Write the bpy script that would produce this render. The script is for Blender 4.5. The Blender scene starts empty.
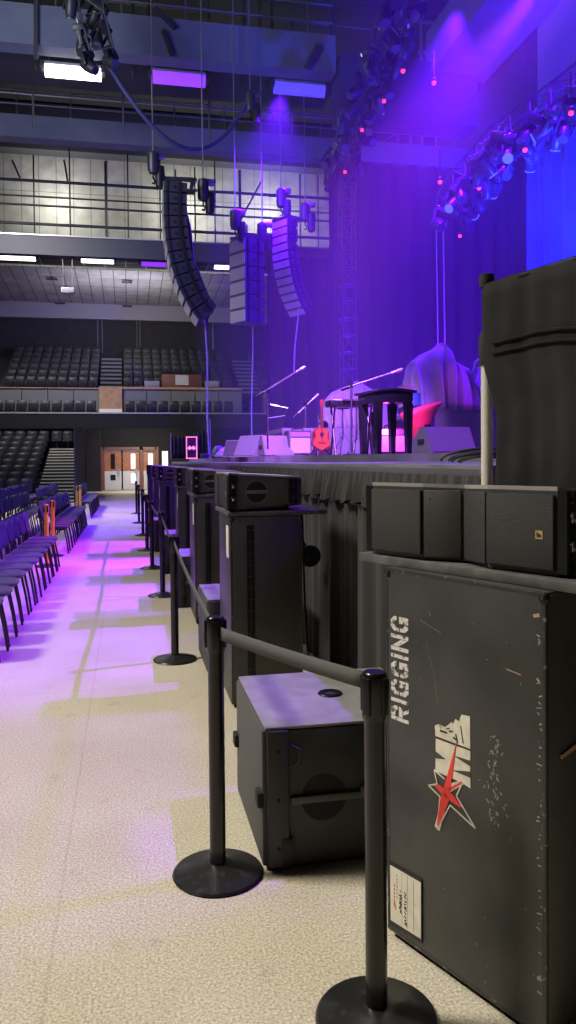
import bpy, bmesh, math, random
from math import sin, cos, pi, radians, atan, tan, hypot, sqrt
from mathutils import Vector, Matrix, Euler
random.seed(7)
sc = bpy.context.scene
COL = sc.collection

# ------------------------------------------------------------------ camera
FPX, EYE = 780.0, 1.6
YAW, PITCH, ROLL = atan(160 / FPX), radians(1.3), radians(0.5)
HZ = 460.0
cam_d = bpy.data.cameras.new('camera')
cam = bpy.data.objects.new('camera', cam_d)
COL.objects.link(cam)
fwd = Vector((sin(YAW) * cos(PITCH), cos(YAW) * cos(PITCH), -sin(PITCH)))
r0 = Vector((cos(YAW), -sin(YAW), 0))
u0 = r0.cross(fwd)
rt = r0 * cos(ROLL) - u0 * sin(ROLL)
up = u0 * cos(ROLL) + r0 * sin(ROLL)
cam.matrix_world = Matrix(((rt.x, up.x, -fwd.x, 0), (rt.y, up.y, -fwd.y, 0), (rt.z, up.z, -fwd.z, EYE), (0, 0, 0, 1)))
cam_d.sensor_fit = 'VERTICAL'
cam_d.sensor_height = 36.0
cam_d.lens = FPX / 1024 * 36.0
SHIFT = 512 - FPX * tan(PITCH) - HZ
cam_d.shift_y = -SHIFT / 1024
cam_d.clip_end = 200
sc.camera = cam


def at(x, y, X=None, Y=None, Z=None):
    """world point seen at pixel x, y on the plane X=, Y= or Z="""
    d = fwd + rt * ((x - 288) / FPX) + up * ((512 - SHIFT - y) / FPX)
    t = (Z - EYE) / d.z if Z is not None else (Y / d.y if Y is not None else X / d.x)
    return Vector((d.x * t, d.y * t, EYE + d.z * t))


# --------------------------------------------------------------- materials
def nodes(name):
    m = bpy.data.materials.new(name)
    m.use_nodes = True
    nt = m.node_tree
    return m, nt, nt.nodes['Principled BSDF']


def mat(name, c, rough=.5, metal=0, c2=None, scale=8, lo=.4, hi=.65, bump=0, bscale=80, emit=None, es=0, spec=None, detail=4, sheen=0):
    m, nt, b = nodes(name)
    b.inputs['Base Color'].default_value = (*c, 1)
    b.inputs['Roughness'].default_value = rough
    b.inputs['Metallic'].default_value = metal
    if spec is not None:
        b.inputs['Specular IOR Level'].default_value = spec
    if sheen:
        b.inputs['Sheen Weight'].default_value = sheen
    tc = nt.nodes.new('ShaderNodeTexCoord')
    if c2 is not None:
        n = nt.nodes.new('ShaderNodeTexNoise')
        n.inputs['Scale'].default_value = scale
        n.inputs['Detail'].default_value = detail
        r = nt.nodes.new('ShaderNodeValToRGB')
        r.color_ramp.elements[0].position = lo
        r.color_ramp.elements[1].position = hi
        r.color_ramp.elements[0].color = (*c, 1)
        r.color_ramp.elements[1].color = (*c2, 1)
        nt.links.new(tc.outputs['Object'], n.inputs['Vector'])
        nt.links.new(n.outputs['Fac'], r.inputs['Fac'])
        nt.links.new(r.outputs['Color'], b.inputs['Base Color'])
    if bump:
        n2 = nt.nodes.new('ShaderNodeTexNoise')
        n2.inputs['Scale'].default_value = bscale
        bp = nt.nodes.new('ShaderNodeBump')
        bp.inputs['Strength'].default_value = bump
        bp.inputs['Distance'].default_value = .01
        nt.links.new(tc.outputs['Object'], n2.inputs['Vector'])
        nt.links.new(n2.outputs['Fac'], bp.inputs['Height'])
        nt.links.new(bp.outputs['Normal'], b.inputs['Normal'])
    if emit:
        b.inputs['Emission Color'].default_value = (*emit, 1)
        b.inputs['Emission Strength'].default_value = es
    return m


def floor_mat():
    m, nt, b = nodes('floor_vinyl')
    L = nt.links.new
    tc = nt.nodes.new('ShaderNodeTexCoord')

    def noise(s, d=3):
        n = nt.nodes.new('ShaderNodeTexNoise')
        n.inputs['Scale'].default_value = s
        n.inputs['Detail'].default_value = d
        L(tc.outputs['Object'], n.inputs['Vector'])
        return n

    def ramp(src, p0, c0, p1, c1):
        r = nt.nodes.new('ShaderNodeValToRGB')
        r.color_ramp.elements[0].position, r.color_ramp.elements[1].position = p0, p1
        r.color_ramp.elements[0].color, r.color_ramp.elements[1].color = (*c0, 1), (*c1, 1)
        L(src, r.inputs['Fac'])
        return r

    def mix(kind, fac, a, bb):
        x = nt.nodes.new('ShaderNodeMix')
        x.data_type = 'RGBA'
        x.blend_type = kind
        x.inputs['Factor'].default_value = fac
        L(a, x.inputs['A'])
        L(bb, x.inputs['B'])
        return x.outputs['Result']
    speck = ramp(noise(110, 2).outputs['Fac'], .32, (.37, .33, .25), .68, (.72, .67, .55))
    blot = ramp(noise(1.3, 5).outputs['Fac'], .3, (.86, .84, .80), .7, (1, 1, 1))
    dirt = ramp(noise(6, 8).outputs['Fac'], .62, (1, 1, 1), .78, (.72, .68, .62))
    c = mix('MULTIPLY', 1, speck.outputs['Color'], blot.outputs['Color'])
    c = mix('MULTIPLY', .6, c, dirt.outputs['Color'])
    # welded seams of the sheet flooring, along the aisle and across it
    sp = nt.nodes.new('ShaderNodeSeparateXYZ')
    L(tc.outputs['Object'], sp.inputs[0])
    seams = []
    for ax, off, per in (('X', .27, 2.0), ('Y', .4, 6.0)):
        a = nt.nodes.new('ShaderNodeMath'); a.operation = 'ADD'; a.inputs[1].default_value = off + per * 20
        L(sp.outputs[ax], a.inputs[0])
        q = nt.nodes.new('ShaderNodeMath'); q.operation = 'MODULO'; q.inputs[1].default_value = per
        L(a.outputs[0], q.inputs[0])
        w = nt.nodes.new('ShaderNodeMath'); w.operation = 'LESS_THAN'; w.inputs[1].default_value = .012
        L(q.outputs[0], w.inputs[0])
        seams.append(w)
    mx = nt.nodes.new('ShaderNodeMath'); mx.operation = 'MAXIMUM'
    L(seams[0].outputs[0], mx.inputs[0]); L(seams[1].outputs[0], mx.inputs[1])
    sr = ramp(mx.outputs[0], 0, (1, 1, 1), 1, (.90, .88, .85))
    c = mix('MULTIPLY', 1, c, sr.outputs['Color'])
    L(c, b.inputs['Base Color'])
    b.inputs['Roughness'].default_value = .55
    b.inputs['Specular IOR Level'].default_value = .3
    bp = nt.nodes.new('ShaderNodeBump')
    bp.inputs['Strength'].default_value = .15
    bp.inputs['Distance'].default_value = .003
    L(noise(110, 2).outputs['Fac'], bp.inputs['Height'])
    L(bp.outputs['Normal'], b.inputs['Normal'])
    return m


def grid_mat(name, c, line, px, py, w=.04, rough=.7, axes=('X', 'Y')):
    """panels of colour c with dark joints every px, py metres (object space)"""
    m, nt, b = nodes(name)
    L = nt.links.new
    tc = nt.nodes.new('ShaderNodeTexCoord')
    sp = nt.nodes.new('ShaderNodeSeparateXYZ')
    L(tc.outputs['Object'], sp.inputs[0])
    outs = []
    for ax, per in zip(axes, (px, py)):
        a = nt.nodes.new('ShaderNodeMath'); a.operation = 'ADD'; a.inputs[1].default_value = per * 60
        L(sp.outputs[ax], a.inputs[0])
        q = nt.nodes.new('ShaderNodeMath'); q.operation = 'MODULO'; q.inputs[1].default_value = per
        L(a.outputs[0], q.inputs[0])
        k = nt.nodes.new('ShaderNodeMath'); k.operation = 'LESS_THAN'; k.inputs[1].default_value = w
        L(q.outputs[0], k.inputs[0])
        outs.append(k.outputs[0])
    mx = nt.nodes.new('ShaderNodeMath'); mx.operation = 'MAXIMUM'
    L(outs[0], mx.inputs[0]); L(outs[1], mx.inputs[1])
    r = nt.nodes.new('ShaderNodeValToRGB')
    r.color_ramp.elements[0].color = (*c, 1)
    r.color_ramp.elements[1].color = (*line, 1)
    L(mx.outputs[0], r.inputs['Fac'])
    n = nt.nodes.new('ShaderNodeTexNoise'); n.inputs['Scale'].default_value = 1.5; n.inputs['Detail'].default_value = 5
    L(tc.outputs['Object'], n.inputs['Vector'])
    x = nt.nodes.new('ShaderNodeMix'); x.data_type = 'RGBA'; x.blend_type = 'OVERLAY'
    x.inputs['Factor'].default_value = .5
    L(r.outputs['Color'], x.inputs['A']); L(n.outputs['Fac'], x.inputs['B'])
    L(x.outputs['Result'], b.inputs['Base Color'])
    b.inputs['Roughness'].default_value = rough
    return m


M = {}
M['floor'] = floor_mat()
M['black_paint'] = mat('black_painted_wood', (.022, .022, .023), .55, c2=(.04, .039, .037), scale=3, bump=.1, bscale=60)
M['case'] = mat('worn_black_laminate', (.034, .034, .033), .42, c2=(.055, .054, .05), scale=5, lo=.35, hi=.75, bump=.12, bscale=140, detail=8)
M['edge'] = mat('scuffed_black_edging', (.05, .05, .05), .4, metal=.5, c2=(.32, .29, .26), scale=45, lo=.62, hi=.72)
M['steel_dark'] = mat('blackened_steel', (.018, .018, .019), .35, metal=.6)
M['post_black'] = mat('gloss_black_metal', (.006, .006, .0065), .24, c2=(.010, .010, .010), scale=12, lo=.5, hi=.7)
M['base_black'] = mat('dusty_black_cast_base', (.014, .014, .015), .3, c2=(.05, .05, .05), scale=28, lo=.56, hi=.85, detail=8)
M['belt'] = mat('grey_black_webbing', (.075, .075, .075), .8, bump=.2, bscale=400)
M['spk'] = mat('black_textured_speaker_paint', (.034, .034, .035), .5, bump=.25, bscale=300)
M['spk_side'] = mat('dark_grey_side_panel', (.075, .075, .074), .45, bump=.2, bscale=300)
M['grip'] = mat('grey_grip_bar', (.13, .13, .125), .5)
M['grille'] = mat('charcoal_speaker_grille', (.017, .0175, .018), .62, bump=.5, bscale=600)
M['subgrille'] = mat('grey_black_sub_grille', (.075, .073, .07), .7, bump=.4, bscale=500)
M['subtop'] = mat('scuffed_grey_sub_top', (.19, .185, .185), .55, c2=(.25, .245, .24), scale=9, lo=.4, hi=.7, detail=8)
M['topline'] = mat('lit_grey_top_plate', (.42, .41, .40), .5)  # pale tone paints in the light falling on the speaker tops
M['board'] = mat('black_stained_plywood_board', (.075, .073, .07), .55, c2=(.14, .135, .13), scale=22, lo=.45, hi=.75, detail=9)
M['white_label'] = mat('cream_paper_label', (.70, .66, .54), .7, c2=(.60, .57, .48), scale=20)
M['label_back'] = mat('black_label_holder', (.008, .008, .008), .4)
M['stencil'] = mat('worn_white_stencil_paint', (.66, .64, .60), .7, c2=(.10, .10, .10), scale=55, lo=.52, hi=.66, detail=8)
M['sticker'] = mat('torn_cream_sticker', (.72, .67, .55), .6, c2=(.60, .56, .46), scale=30)
M['red'] = mat('red_sticker', (.80, .05, .035), .5)
M['ink'] = mat('black_ink', (.02, .02, .025), .7)
M['redink'] = mat('red_ink', (.6, .12, .1), .7)
M['gold'] = mat('gold_badge', (.75, .55, .18), .35, metal=.6)
M['scratch'] = mat('pale_scuff', (.28, .265, .24), .7)
M['tan_scratch'] = mat('tan_scuff', (.38, .25, .16), .7)
M['cloth_black'] = mat('black_stage_cloth', (.016, .016, .017), .9, c2=(.024, .024, .025), scale=4, bump=.1, bscale=350, sheen=.01, spec=.15)
M['skirt'] = mat('black_pleated_skirt', (.040, .040, .041), .9, bump=.1, bscale=300, sheen=.08, spec=.2)
M['drape_dark'] = mat('black_backdrop_wool', (.024, .022, .026), .95)
M['blue_curtain'] = mat('blue_satin_curtain', (.10, .13, .75), .6, sheen=.3)
M['deck'] = mat('matt_grey_stage_deck', (.18, .18, .19), .6, c2=(.12, .12, .13), scale=3)
M['alu'] = mat('aluminium', (.55, .55, .57), .35, metal=.9)
M['white_pole'] = mat('pale_cream_pole', (.62, .60, .52), .45)
M['rubber'] = mat('black_rubber', (.012, .012, .012), .8)
M['seat_fabric'] = mat('charcoal_chair_fabric', (.024, .026, .030), .9, c2=(.036, .038, .044), scale=40, bump=.2, bscale=300, sheen=.2)
M['back_fabric'] = mat('navy_chair_back', (.020, .020, .050), .55, c2=(.03, .03, .065), scale=30)
M['chair_leg'] = mat('dark_chair_tube', (.03, .03, .033), .35, metal=.5)
M['orange'] = mat('orange_plastic_post', (.90, .66, .03), .45)
M['tip_seat'] = mat('charcoal_tip_up_seat', (.022, .022, .025), .45, c2=(.05, .05, .055), scale=6)
M['concrete_dark'] = mat('dark_grey_tier', (.035, .035, .038), .8)
M['step'] = mat('grey_step_tread', (.16, .16, .165), .7)
M['nosing'] = mat('pale_step_nosing', (.75, .73, .64), .6)
M['tan'] = mat('tan_plywood', (.46, .28, .15), .6, c2=(.36, .21, .11), scale=5)
M['brown'] = mat('brown_door_wood', (.42, .16, .07), .5, c2=(.33, .12, .05), scale=6)
M['door_white'] = mat('pale_door_kick_panel', (.62, .62, .60), .5)
M['door_frame'] = mat('reddish_door_frame', (.20, .07, .05), .5)
M['glass_dark'] = mat('dark_door_glass', (.02, .02, .025), .1)
M['glow_glass'] = mat('glowing_door_glass', (.8, .8, .8), .4, emit=(1, 1, .97), es=.9)  # brightness put in as the panes' own glow, they are no lamps
M['grey_panel'] = mat('grey_balcony_panel', (.17, .175, .18), .6)
M['rail'] = mat('pale_steel_rail', (.42, .42, .42), .4, metal=.4)
M['wall_dark'] = mat('dark_charcoal_wall', (.040, .038, .042), .9, c2=(.05, .048, .05), scale=2)
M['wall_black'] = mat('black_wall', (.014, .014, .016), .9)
M['fascia'] = mat('pale_grey_fascia', (.33, .32, .36), .7)
M['soffit'] = grid_mat('pale_grey_soffit_panels', (.42, .41, .43), (.14, .13, .15), .62, 1.6, .05)
M['wallpanel'] = grid_mat('grey_corrugated_wall_panels', (.30, .30, .29), (.13, .13, .13), .9, 2.3, .04, axes=('X', 'Z'))
M['openceil'] = grid_mat('dark_open_cell_ceiling', (.018, .018, .02), (.22, .22, .24), 1.0, 1.0, .05)
M['beam_blue'] = mat('slate_blue_painted_beam', (.16, .185, .26), .6, c2=(.19, .215, .29), scale=1.5)
M['beam_dark'] = mat('dark_slate_beam', (.05, .052, .065), .7)
M['ceil'] = mat('black_roof_void', (.018, .018, .02), .95)
M['pipe'] = mat('grey_steel_pipe', (.22, .22, .24), .45, metal=.5)
M['pipe_dark'] = mat('dark_steel_frame', (.03, .03, .034), .5)
M['duct'] = mat('silver_foil_duct', (.45, .45, .44), .4, metal=.7, bump=.8, bscale=6)
M['led_white'] = mat('white_strip_diffuser', (.9, .9, .9), .5, emit=(1, .98, .95), es=3.2)
M['led_warm'] = mat('warm_strip_diffuser', (.9, .9, .85), .5, emit=(1, .97, .86), es=5)
M['led_violet'] = mat('violet_strip_diffuser', (.4, .2, .9), .5, emit=(.26, .03, 1), es=1.1)
M['led_blue'] = mat('blue_strip_diffuser', (.2, .2, .9), .5, emit=(.10, .06, .9), es=.9)
M['fixture'] = mat('pale_strip_housing', (.5, .5, .52), .5)
M['arr_side'] = mat('dark_slate_array_cabinet', (.06, .062, .085), .5)
M['arr_front'] = mat('light_grey_array_grille', (.36, .36, .37), .6)
M['motor'] = mat('dark_hoist_body', (.10, .10, .11), .4, metal=.5)
M['chain'] = mat('steel_chain', (.38, .38, .42), .4, metal=.6)
M['cable'] = mat('black_cable', (.02, .02, .022), .6)
M['cable_blue'] = mat('slate_blue_cable', (.10, .10, .22), .6)
M['cable_pale'] = mat('pale_grey_cable', (.38, .38, .42), .6)
M['truss'] = mat('dark_truss_tube', (.10, .10, .12), .4, metal=.6)
M['mover'] = mat('black_moving_light', (.03, .03, .034), .4)
M['lens'] = mat('glassy_lens', (.06, .065, .09), .08)
M['lens_blue'] = mat('blue_lit_lens', (.1, .1, .6), .2, emit=(.05, .08, 1), es=2.0)
M['led_red'] = mat('red_led', (.8, .05, .05), .4, emit=(1, .03, .06), es=3.0)
M['led_pink'] = mat('pink_led', (.9, .4, .5), .4, emit=(1, .25, .35), es=1.1)
M['wedge'] = mat('grey_wedge_cabinet', (.16, .16, .165), .6)
M['wedge_dark'] = mat('black_wedge_cabinet', (.05, .05, .052), .6)
M['amp_grille'] = mat('silver_amp_cloth', (.42, .40, .42), .7, bump=.3, bscale=200)
M['sheet'] = mat('grey_dust_sheet', (.30, .29, .32), .9, c2=(.24, .23, .26), scale=3, sheen=.3)
M['guitar_top'] = mat('sunburst_guitar_top', (.50, .10, .03), .2)
M['guitar_side'] = mat('red_brown_guitar_wood', (.28, .05, .03), .25)
M['neck'] = mat('dark_guitar_neck', (.16, .06, .035), .4)
M['chrome'] = mat('chrome', (.75, .75, .78), .2, metal=1)
M['piano'] = mat('gloss_black_piano_shell', (.012, .012, .014), .25)
M['red_lit_shell'] = mat('red_lit_plastic_shell', (.70, .06, .07), .4)  # red light painted into the shell colour
M['amp_pink'] = mat('pale_amp_front', (.62, .55, .60), .6)
M['drum_blue'] = mat('blue_drum_shell', (.06, .12, .55), .3)
M['cymbal'] = mat('brass_cymbal', (.75, .52, .18), .3, metal=.9)
M['screen'] = mat('dark_red_poster', (.10, .02, .03), .4)


# ------------------------------------------------------------- mesh helper
class MB:
    def __init__(s):
        s.bm = bmesh.new()

    def box(s, c, d, rot=None, bev=0, seg=2, pre=None):
        m = Matrix.Translation(c)
        if rot is not None:
            m = m @ Euler(rot).to_matrix().to_4x4()
        if pre is not None:
            m = pre @ m
        r = bmesh.ops.create_cube(s.bm, size=1, matrix=m @ Matrix.Diagonal((*d, 1)))
        if bev:
            es = list({e for v in r['verts'] for e in v.link_edges})
            bmesh.ops.bevel(s.bm, geom=es, offset=bev, segments=seg, affect='EDGES', profile=.5)
        return s

    def b2(s, a, b, bev=0):
        """box from corner a to corner b"""
        a, b = Vector(a), Vector(b)
        return s.box((a + b) / 2, [abs(x) for x in (b - a)], bev=bev)

    def bar(s, p, q, r, n=8, r2=None):
        p, q = Vector(p), Vector(q)
        v = q - p
        L = v.length
        if L < 1e-6:
            return s
        m = Matrix.Translation((p + q) / 2) @ v.to_track_quat('Z', 'Y').to_matrix().to_4x4()
        bmesh.ops.create_cone(s.bm, cap_ends=True, segments=n, radius1=r, radius2=r if r2 is None else r2, depth=L, matrix=m)
        return s

    def beam(s, p, q, w, h):
        p, q = Vector(p), Vector(q)
        v = q - p
        m = Matrix.Translation((p + q) / 2) @ v.to_track_quat('Z', 'Y').to_matrix().to_4x4()
        bmesh.ops.create_cube(s.bm, size=1, matrix=m @ Matrix.Diagonal((w, h, v.length, 1)))
        return s

    def tube(s, pts, r, n=8):
        pts = [Vector(p) for p in pts]
        rings = []
        nrm = None
        for i, p in enumerate(pts):
            t = (pts[min(i + 1, len(pts) - 1)] - pts[max(i - 1, 0)]).normalized()
            if nrm is None:
                nrm = t.orthogonal().normalized()
            nrm = (nrm - t * nrm.dot(t))
            nrm = nrm.normalized() if nrm.length > 1e-6 else t.orthogonal().normalized()
            bn = t.cross(nrm)
            rr = r[i] if isinstance(r, (list, tuple)) else r
            rings.append([s.bm.verts.new(p + (nrm * cos(2 * pi * k / n) + bn * sin(2 * pi * k / n)) * rr) for k in range(n)])
        for a, b in zip(rings, rings[1:]):
            for k in range(n):
                s.bm.faces.new((a[k], a[(k + 1) % n], b[(k + 1) % n], b[k]))
        s.bm.faces.new(rings[0][::-1])
        s.bm.faces.new(rings[-1])
        return s

    def lathe(s, prof, n=24, m=None):
        """prof: (radius, z) from bottom to top, revolved about Z, then moved by m"""
        m = m or Matrix()
        rings = []
        for r, z in prof:
            if r < 1e-6:
                rings.append([s.bm.verts.new(m @ Vector((0, 0, z)))])
            else:
                rings.append([s.bm.verts.new(m @ Vector((r * cos(2 * pi * k / n), r * sin(2 * pi * k / n), z))) for k in range(n)])
        for a, b in zip(rings, rings[1:]):
            for k in range(n):
                j = (k + 1) % n
                if len(a) == 1 and len(b) == 1:
                    continue
                if len(a) == 1:
                    s.bm.faces.new((a[0], b[j], b[k]))
                elif len(b) == 1:
                    s.bm.faces.new((a[k], a[j], b[0]))
                else:
                    s.bm.faces.new((a[k], a[j], b[j], b[k]))
        if len(rings[0]) > 1:
            s.bm.faces.new(rings[0][::-1])
        if len(rings[-1]) > 1:
            s.bm.faces.new(rings[-1])
        return s

    def prism(s, poly, m, t):
        """polygon (u,v) extruded from w=0 to w=t, mapped through m (u,v,w -> world)"""
        lo = [s.bm.verts.new(m @ Vector((u, v, 0))) for u, v in poly]
        hi = [s.bm.verts.new(m @ Vector((u, v, t))) for u, v in poly]
        n = len(poly)
        try:
            f1 = s.bm.faces.new(lo[::-1])
            f2 = s.bm.faces.new(hi)
            for k in range(n):
                s.bm.faces.new((lo[k], lo[(k + 1) % n], hi[(k + 1) % n], hi[k]))
            bmesh.ops.triangulate(s.bm, faces=[f1, f2])
        except ValueError:
            pass
        return s

    def grid(s, fn, nu, nv, closed=False):
        g = [[s.bm.verts.new(fn(u / nu, v / nv)) for v in range(nv + 1)] for u in range(nu if closed else nu + 1)]
        for u in range(nu):
            a, b = g[u], g[(u + 1) % len(g)]
            for v in range(nv):
                s.bm.faces.new((a[v], b[v], b[v + 1], a[v + 1]))
        return s

    def build(s, name, m, parent=None, smooth=True, solid=0, sub=0, loc=None):
        bmesh.ops.recalc_face_normals(s.bm, faces=s.bm.faces)
        me = bpy.data.meshes.new(name)
        s.bm.to_mesh(me)
        s.bm.free()
        if smooth:
            me.polygons.foreach_set('use_smooth', [True] * len(me.polygons))
            me.set_sharp_from_angle(angle=radians(38))
        me.materials.append(M[m] if isinstance(m, str) else m)
        o = bpy.data.objects.new(name, me)
        COL.objects.link(o)
        if parent is not None:
            o.parent = parent
        if loc is not None:
            o.location = loc
        if solid:
            k = o.modifiers.new('thickness', 'SOLIDIFY')
            k.thickness = solid
        if sub:
            k = o.modifiers.new('smooth', 'SUBSURF')
            k.levels = k.render_levels = sub
        return o


def tag(o, label, cat, group=None):
    o['label'] = label
    o['category'] = cat
    if group:
        o['group'] = group
    return o


def thing(name, label, cat, loc=(0, 0, 0), rz=0, group=None):
    o = bpy.data.objects.new(name, None)
    o.empty_display_size = .1
    COL.objects.link(o)
    o.location = loc
    o.rotation_euler = (0, 0, rz)
    return tag(o, label, cat, group)


def struct(name, mb, m, smooth=False):
    o = mb.build(name, m, smooth=smooth)
    o['kind'] = 'structure'
    return o


def dup(root, loc, rz, label, group=None):
    r = root.copy()
    COL.objects.link(r)
    r.location = loc
    r.rotation_euler = rz if isinstance(rz, (tuple, Euler)) else (0, 0, rz)
    r['label'] = label
    if group:
        r['group'] = group
    for ch in kids.get(root.name, ()) or list(root.children):
        c = ch.copy()
        COL.objects.link(c)
        c.parent = r
        for g in list(ch.children):
            d = g.copy()
            COL.objects.link(d)
            d.parent = c
    return r


kids = {}
ONES = 'zeroth first second third fourth fifth sixth seventh eighth ninth tenth eleventh twelfth thirteenth fourteenth fifteenth sixteenth seventeenth eighteenth nineteenth'.split()
TENS = {20: 'twent', 30: 'thirt', 40: 'fort', 50: 'fift'}


def nth(k):
    if k < 20:
        return ONES[k]
    t, u = k // 10 * 10, k % 10
    return TENS[t] + ('ieth' if u == 0 else 'y-' + ONES[u])


def V(*a):
    return Vector(a)


RX = lambda d: Matrix.Rotation(radians(d), 4, 'X')
RY = lambda d: Matrix.Rotation(radians(d), 4, 'Y')
RZ = lambda d: Matrix.Rotation(radians(d), 4, 'Z')
T = lambda *a: Matrix.Translation(a)

# ================================================================ the hall
struct('floor', MB().b2((-30, -14, -.2), (18, 48, 0)), 'floor')
struct('ceiling', MB().b2((-30, -14, 20.5), (18, 48, 20.8)), 'ceil')
struct('wall_left', MB().b2((-30.3, -14, 0), (-30, 48, 20.5)), 'wall_dark')
struct('wall_right', MB().b2((18, -14, 0), (18.3, 48, 20.5)), 'wall_dark')
struct('wall_front', MB().b2((-30, -14.3, 0), (18, -14, 20.5)), 'wall_dark')
# wall with the doors, below the balcony
DY = 44.5
dl, dr = at(103, 470, Y=DY).x, at(157, 470, Y=DY).x
dh = at(130, 447, Y=DY).z
w = MB()
w.b2((-30, DY, 0), (dl, DY + .3, 4.6)).b2((dr, DY, 0), (18, DY + .3, 4.6)).b2((dl, DY, dh), (dr, DY + .3, 4.6))
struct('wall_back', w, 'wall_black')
struct('wall_back_upper', MB().b2((-30, 47.6, 4.6), (18, 48, 9.95)), 'wall_dark')
# reddish door frame, door leaves
f = MB()
f.b2((dl, DY - .05, dh - .16), (dr, DY + .1, dh))
for x in (103, 141.5, 157):
    c = at(x, 470, Y=DY).x
    f.b2((c - .09, DY - .05, 0), (c + .09, DY + .1, dh))
struct('trim_1', f, 'door_frame')
dz = at(130, 471, Y=DY).z
dt = at(130, 452, Y=DY).z
leaves = [(104, 122, 'dark'), (122.4, 140, 'lit'), (143, 155.5, 'lit')]
for k, (x0, x1, kind) in enumerate(leaves):
    a, b = at(x0, 470, Y=DY).x + .03, at(x1, 470, Y=DY).x - .03
    d = MB().b2((a, DY + .02, dz), (b, DY + .08, dt)).build('door_%d' % (k + 1), 'brown', smooth=False)
    d['kind'] = 'structure'
    MB().b2((a, DY + .02, .02), (b, DY + .08, dz)).build('kick_panel', 'door_white', d, smooth=False)
    mx = a + (b - a) * (.5 if kind == 'dark' else .62)
    g = MB().b2((mx - .12, DY, dz + .12), (mx + .12, DY + .03, dt - .1))
    if kind == 'dark':
        g.b2((mx - .14, DY, .55), (mx + .14, DY + .03, dz - .2))
        g.build('vision_panel', 'glass_dark', d, smooth=False)
    else:
        g.b2((mx - .12, DY, .4), (mx + .12, DY + .03, dz - .15))
        g.build('vision_panel', 'glow_glass', d, smooth=False)
    MB().b2((b - .22, DY - .02, dz - .3), (b - .1, DY + .03, dz + .1)).build('push_plate', 'alu', d, smooth=False)
    MB().b2((a, DY + .02, dt + .04), (b, DY + .06, dh - .2)).build('transom', 'fascia', d, smooth=False)
gp = MB()
gx = at(165, 460, Y=DY).x
gp.b2((gx - .16, DY - .03, .1), (gx + .16, DY - .01, dh - .25))
o = gp.build('window_1', 'glow_glass', smooth=False)
o['kind'] = 'structure'
# black column left of the doors
struct('trim_2', MB().b2((at(86, 470, Y=43).x, 42.8, 0), (at(101, 470, Y=43).x, 43.3, 3.9)), 'wall_black')

# ---- retractable seating tier on the hall floor, facing the camera
XR, XS, XL = -2.0, -3.6, -10.5
tier = MB()
ROWS = 9
Y0, DEP, RISE = 31.3, .85, .265
for i in range(ROWS):
    z = .10 + RISE * i
    tier.b2((XL, Y0 + DEP * i, 0), (XS, Y0 + DEP * ROWS, z))
tier.b2((XR - .06, Y0 + .3, 0), (XR, Y0 + DEP * ROWS, 3.0))
tier.b2((XS, Y0 + DEP * 8.2, 0), (XR, Y0 + DEP * ROWS, .1 + RISE * 8))
struct('seating_tier', tier, 'concrete_dark')
st = MB()
ns = MB()
for i in range(17):
    z = .10 + RISE * i / 2
    y = Y0 + .35 + DEP * i * .93 / 2
    st.b2((XS + .03, y, 0), (XR - .08, Y0 + DEP * 8.4, z))
    ns.b2((XS + .04, y - .02, z - .04), (XR - .09, y + .05, z + .008))
struct('tier_steps', st, 'concrete_dark')
struct('trim_3', ns, 'nosing')
tl = MB()
for i in range(1, 8):
    z = .10 + RISE * i
    y = Y0 + .35 + DEP * i * .93
    tl.box((XS + .45, y - .03, z - .02), (.06, .04, .05))
tl = tl.build('step_light', M['nosing'], smooth=False)
tl['kind'] = 'structure'
hr = MB()
for y in (Y0 + .5, Y0 + 3.2, Y0 + 7):
    z = .1 + RISE * (y - Y0) / DEP
    hr.bar((XR - .03, y, z), (XR - .03, y, z + .9), .025)
hr.bar((XR - .03, Y0 + .5, .1 + RISE * .5 / DEP + .9), (XR - .03, Y0 + 7, .1 + RISE * 7 / DEP + .9), .025)
struct('trim_4', hr, 'pipe_dark')


def tier_seat(label, group):
    t = thing('tier_seat', label, 'seat', (0, 0, 0), 0, group)
    b = MB().grid(lambda u, v: V((u - .5) * .46, .12 + .05 * v - .05 * sin(u * pi), .36 + .5 * v - .05 * (abs(2 * u - 1) ** 4) * v), 8, 4)
    b.build('backrest', 'tip_seat', t, solid=.05)
    MB().box((0, -.1, .4), (.45, .4, .08), rot=(.08, 0, 0), bev=.03).build('seat_pan', 'tip_seat', t)
    MB().b2((-.04, -.05, 0), (.04, .1, .36)).build('pedestal', 'pipe_dark', t, smooth=False)
    return t


ts0 = None
for i in range(ROWS):
    n = 8
    for j in range(n):
        x = XS - .3 - .53 * j
        if x < -6.9:
            break
        loc = (x, Y0 + DEP * i + .5, .10 + RISE * i)
        lab = 'dark folding seat on the far floor tier, row %d up, %s from its steps' % (i + 1, nth(j + 1))
        if ts0 is None:
            ts0 = tier_seat(lab, 'seats on the floor tier')
            ts0.location = loc
        else:
            dup(ts0, loc, 0, lab)
for j in range(3):    # seats at the head of the steps
    dup(ts0, (XS + .3 + .5 * j, Y0 + DEP * 8.6, .1 + RISE * 8), 0, 'dark folding seat at the head of the tier steps, %s from the left' % nth(j + 1))

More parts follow.
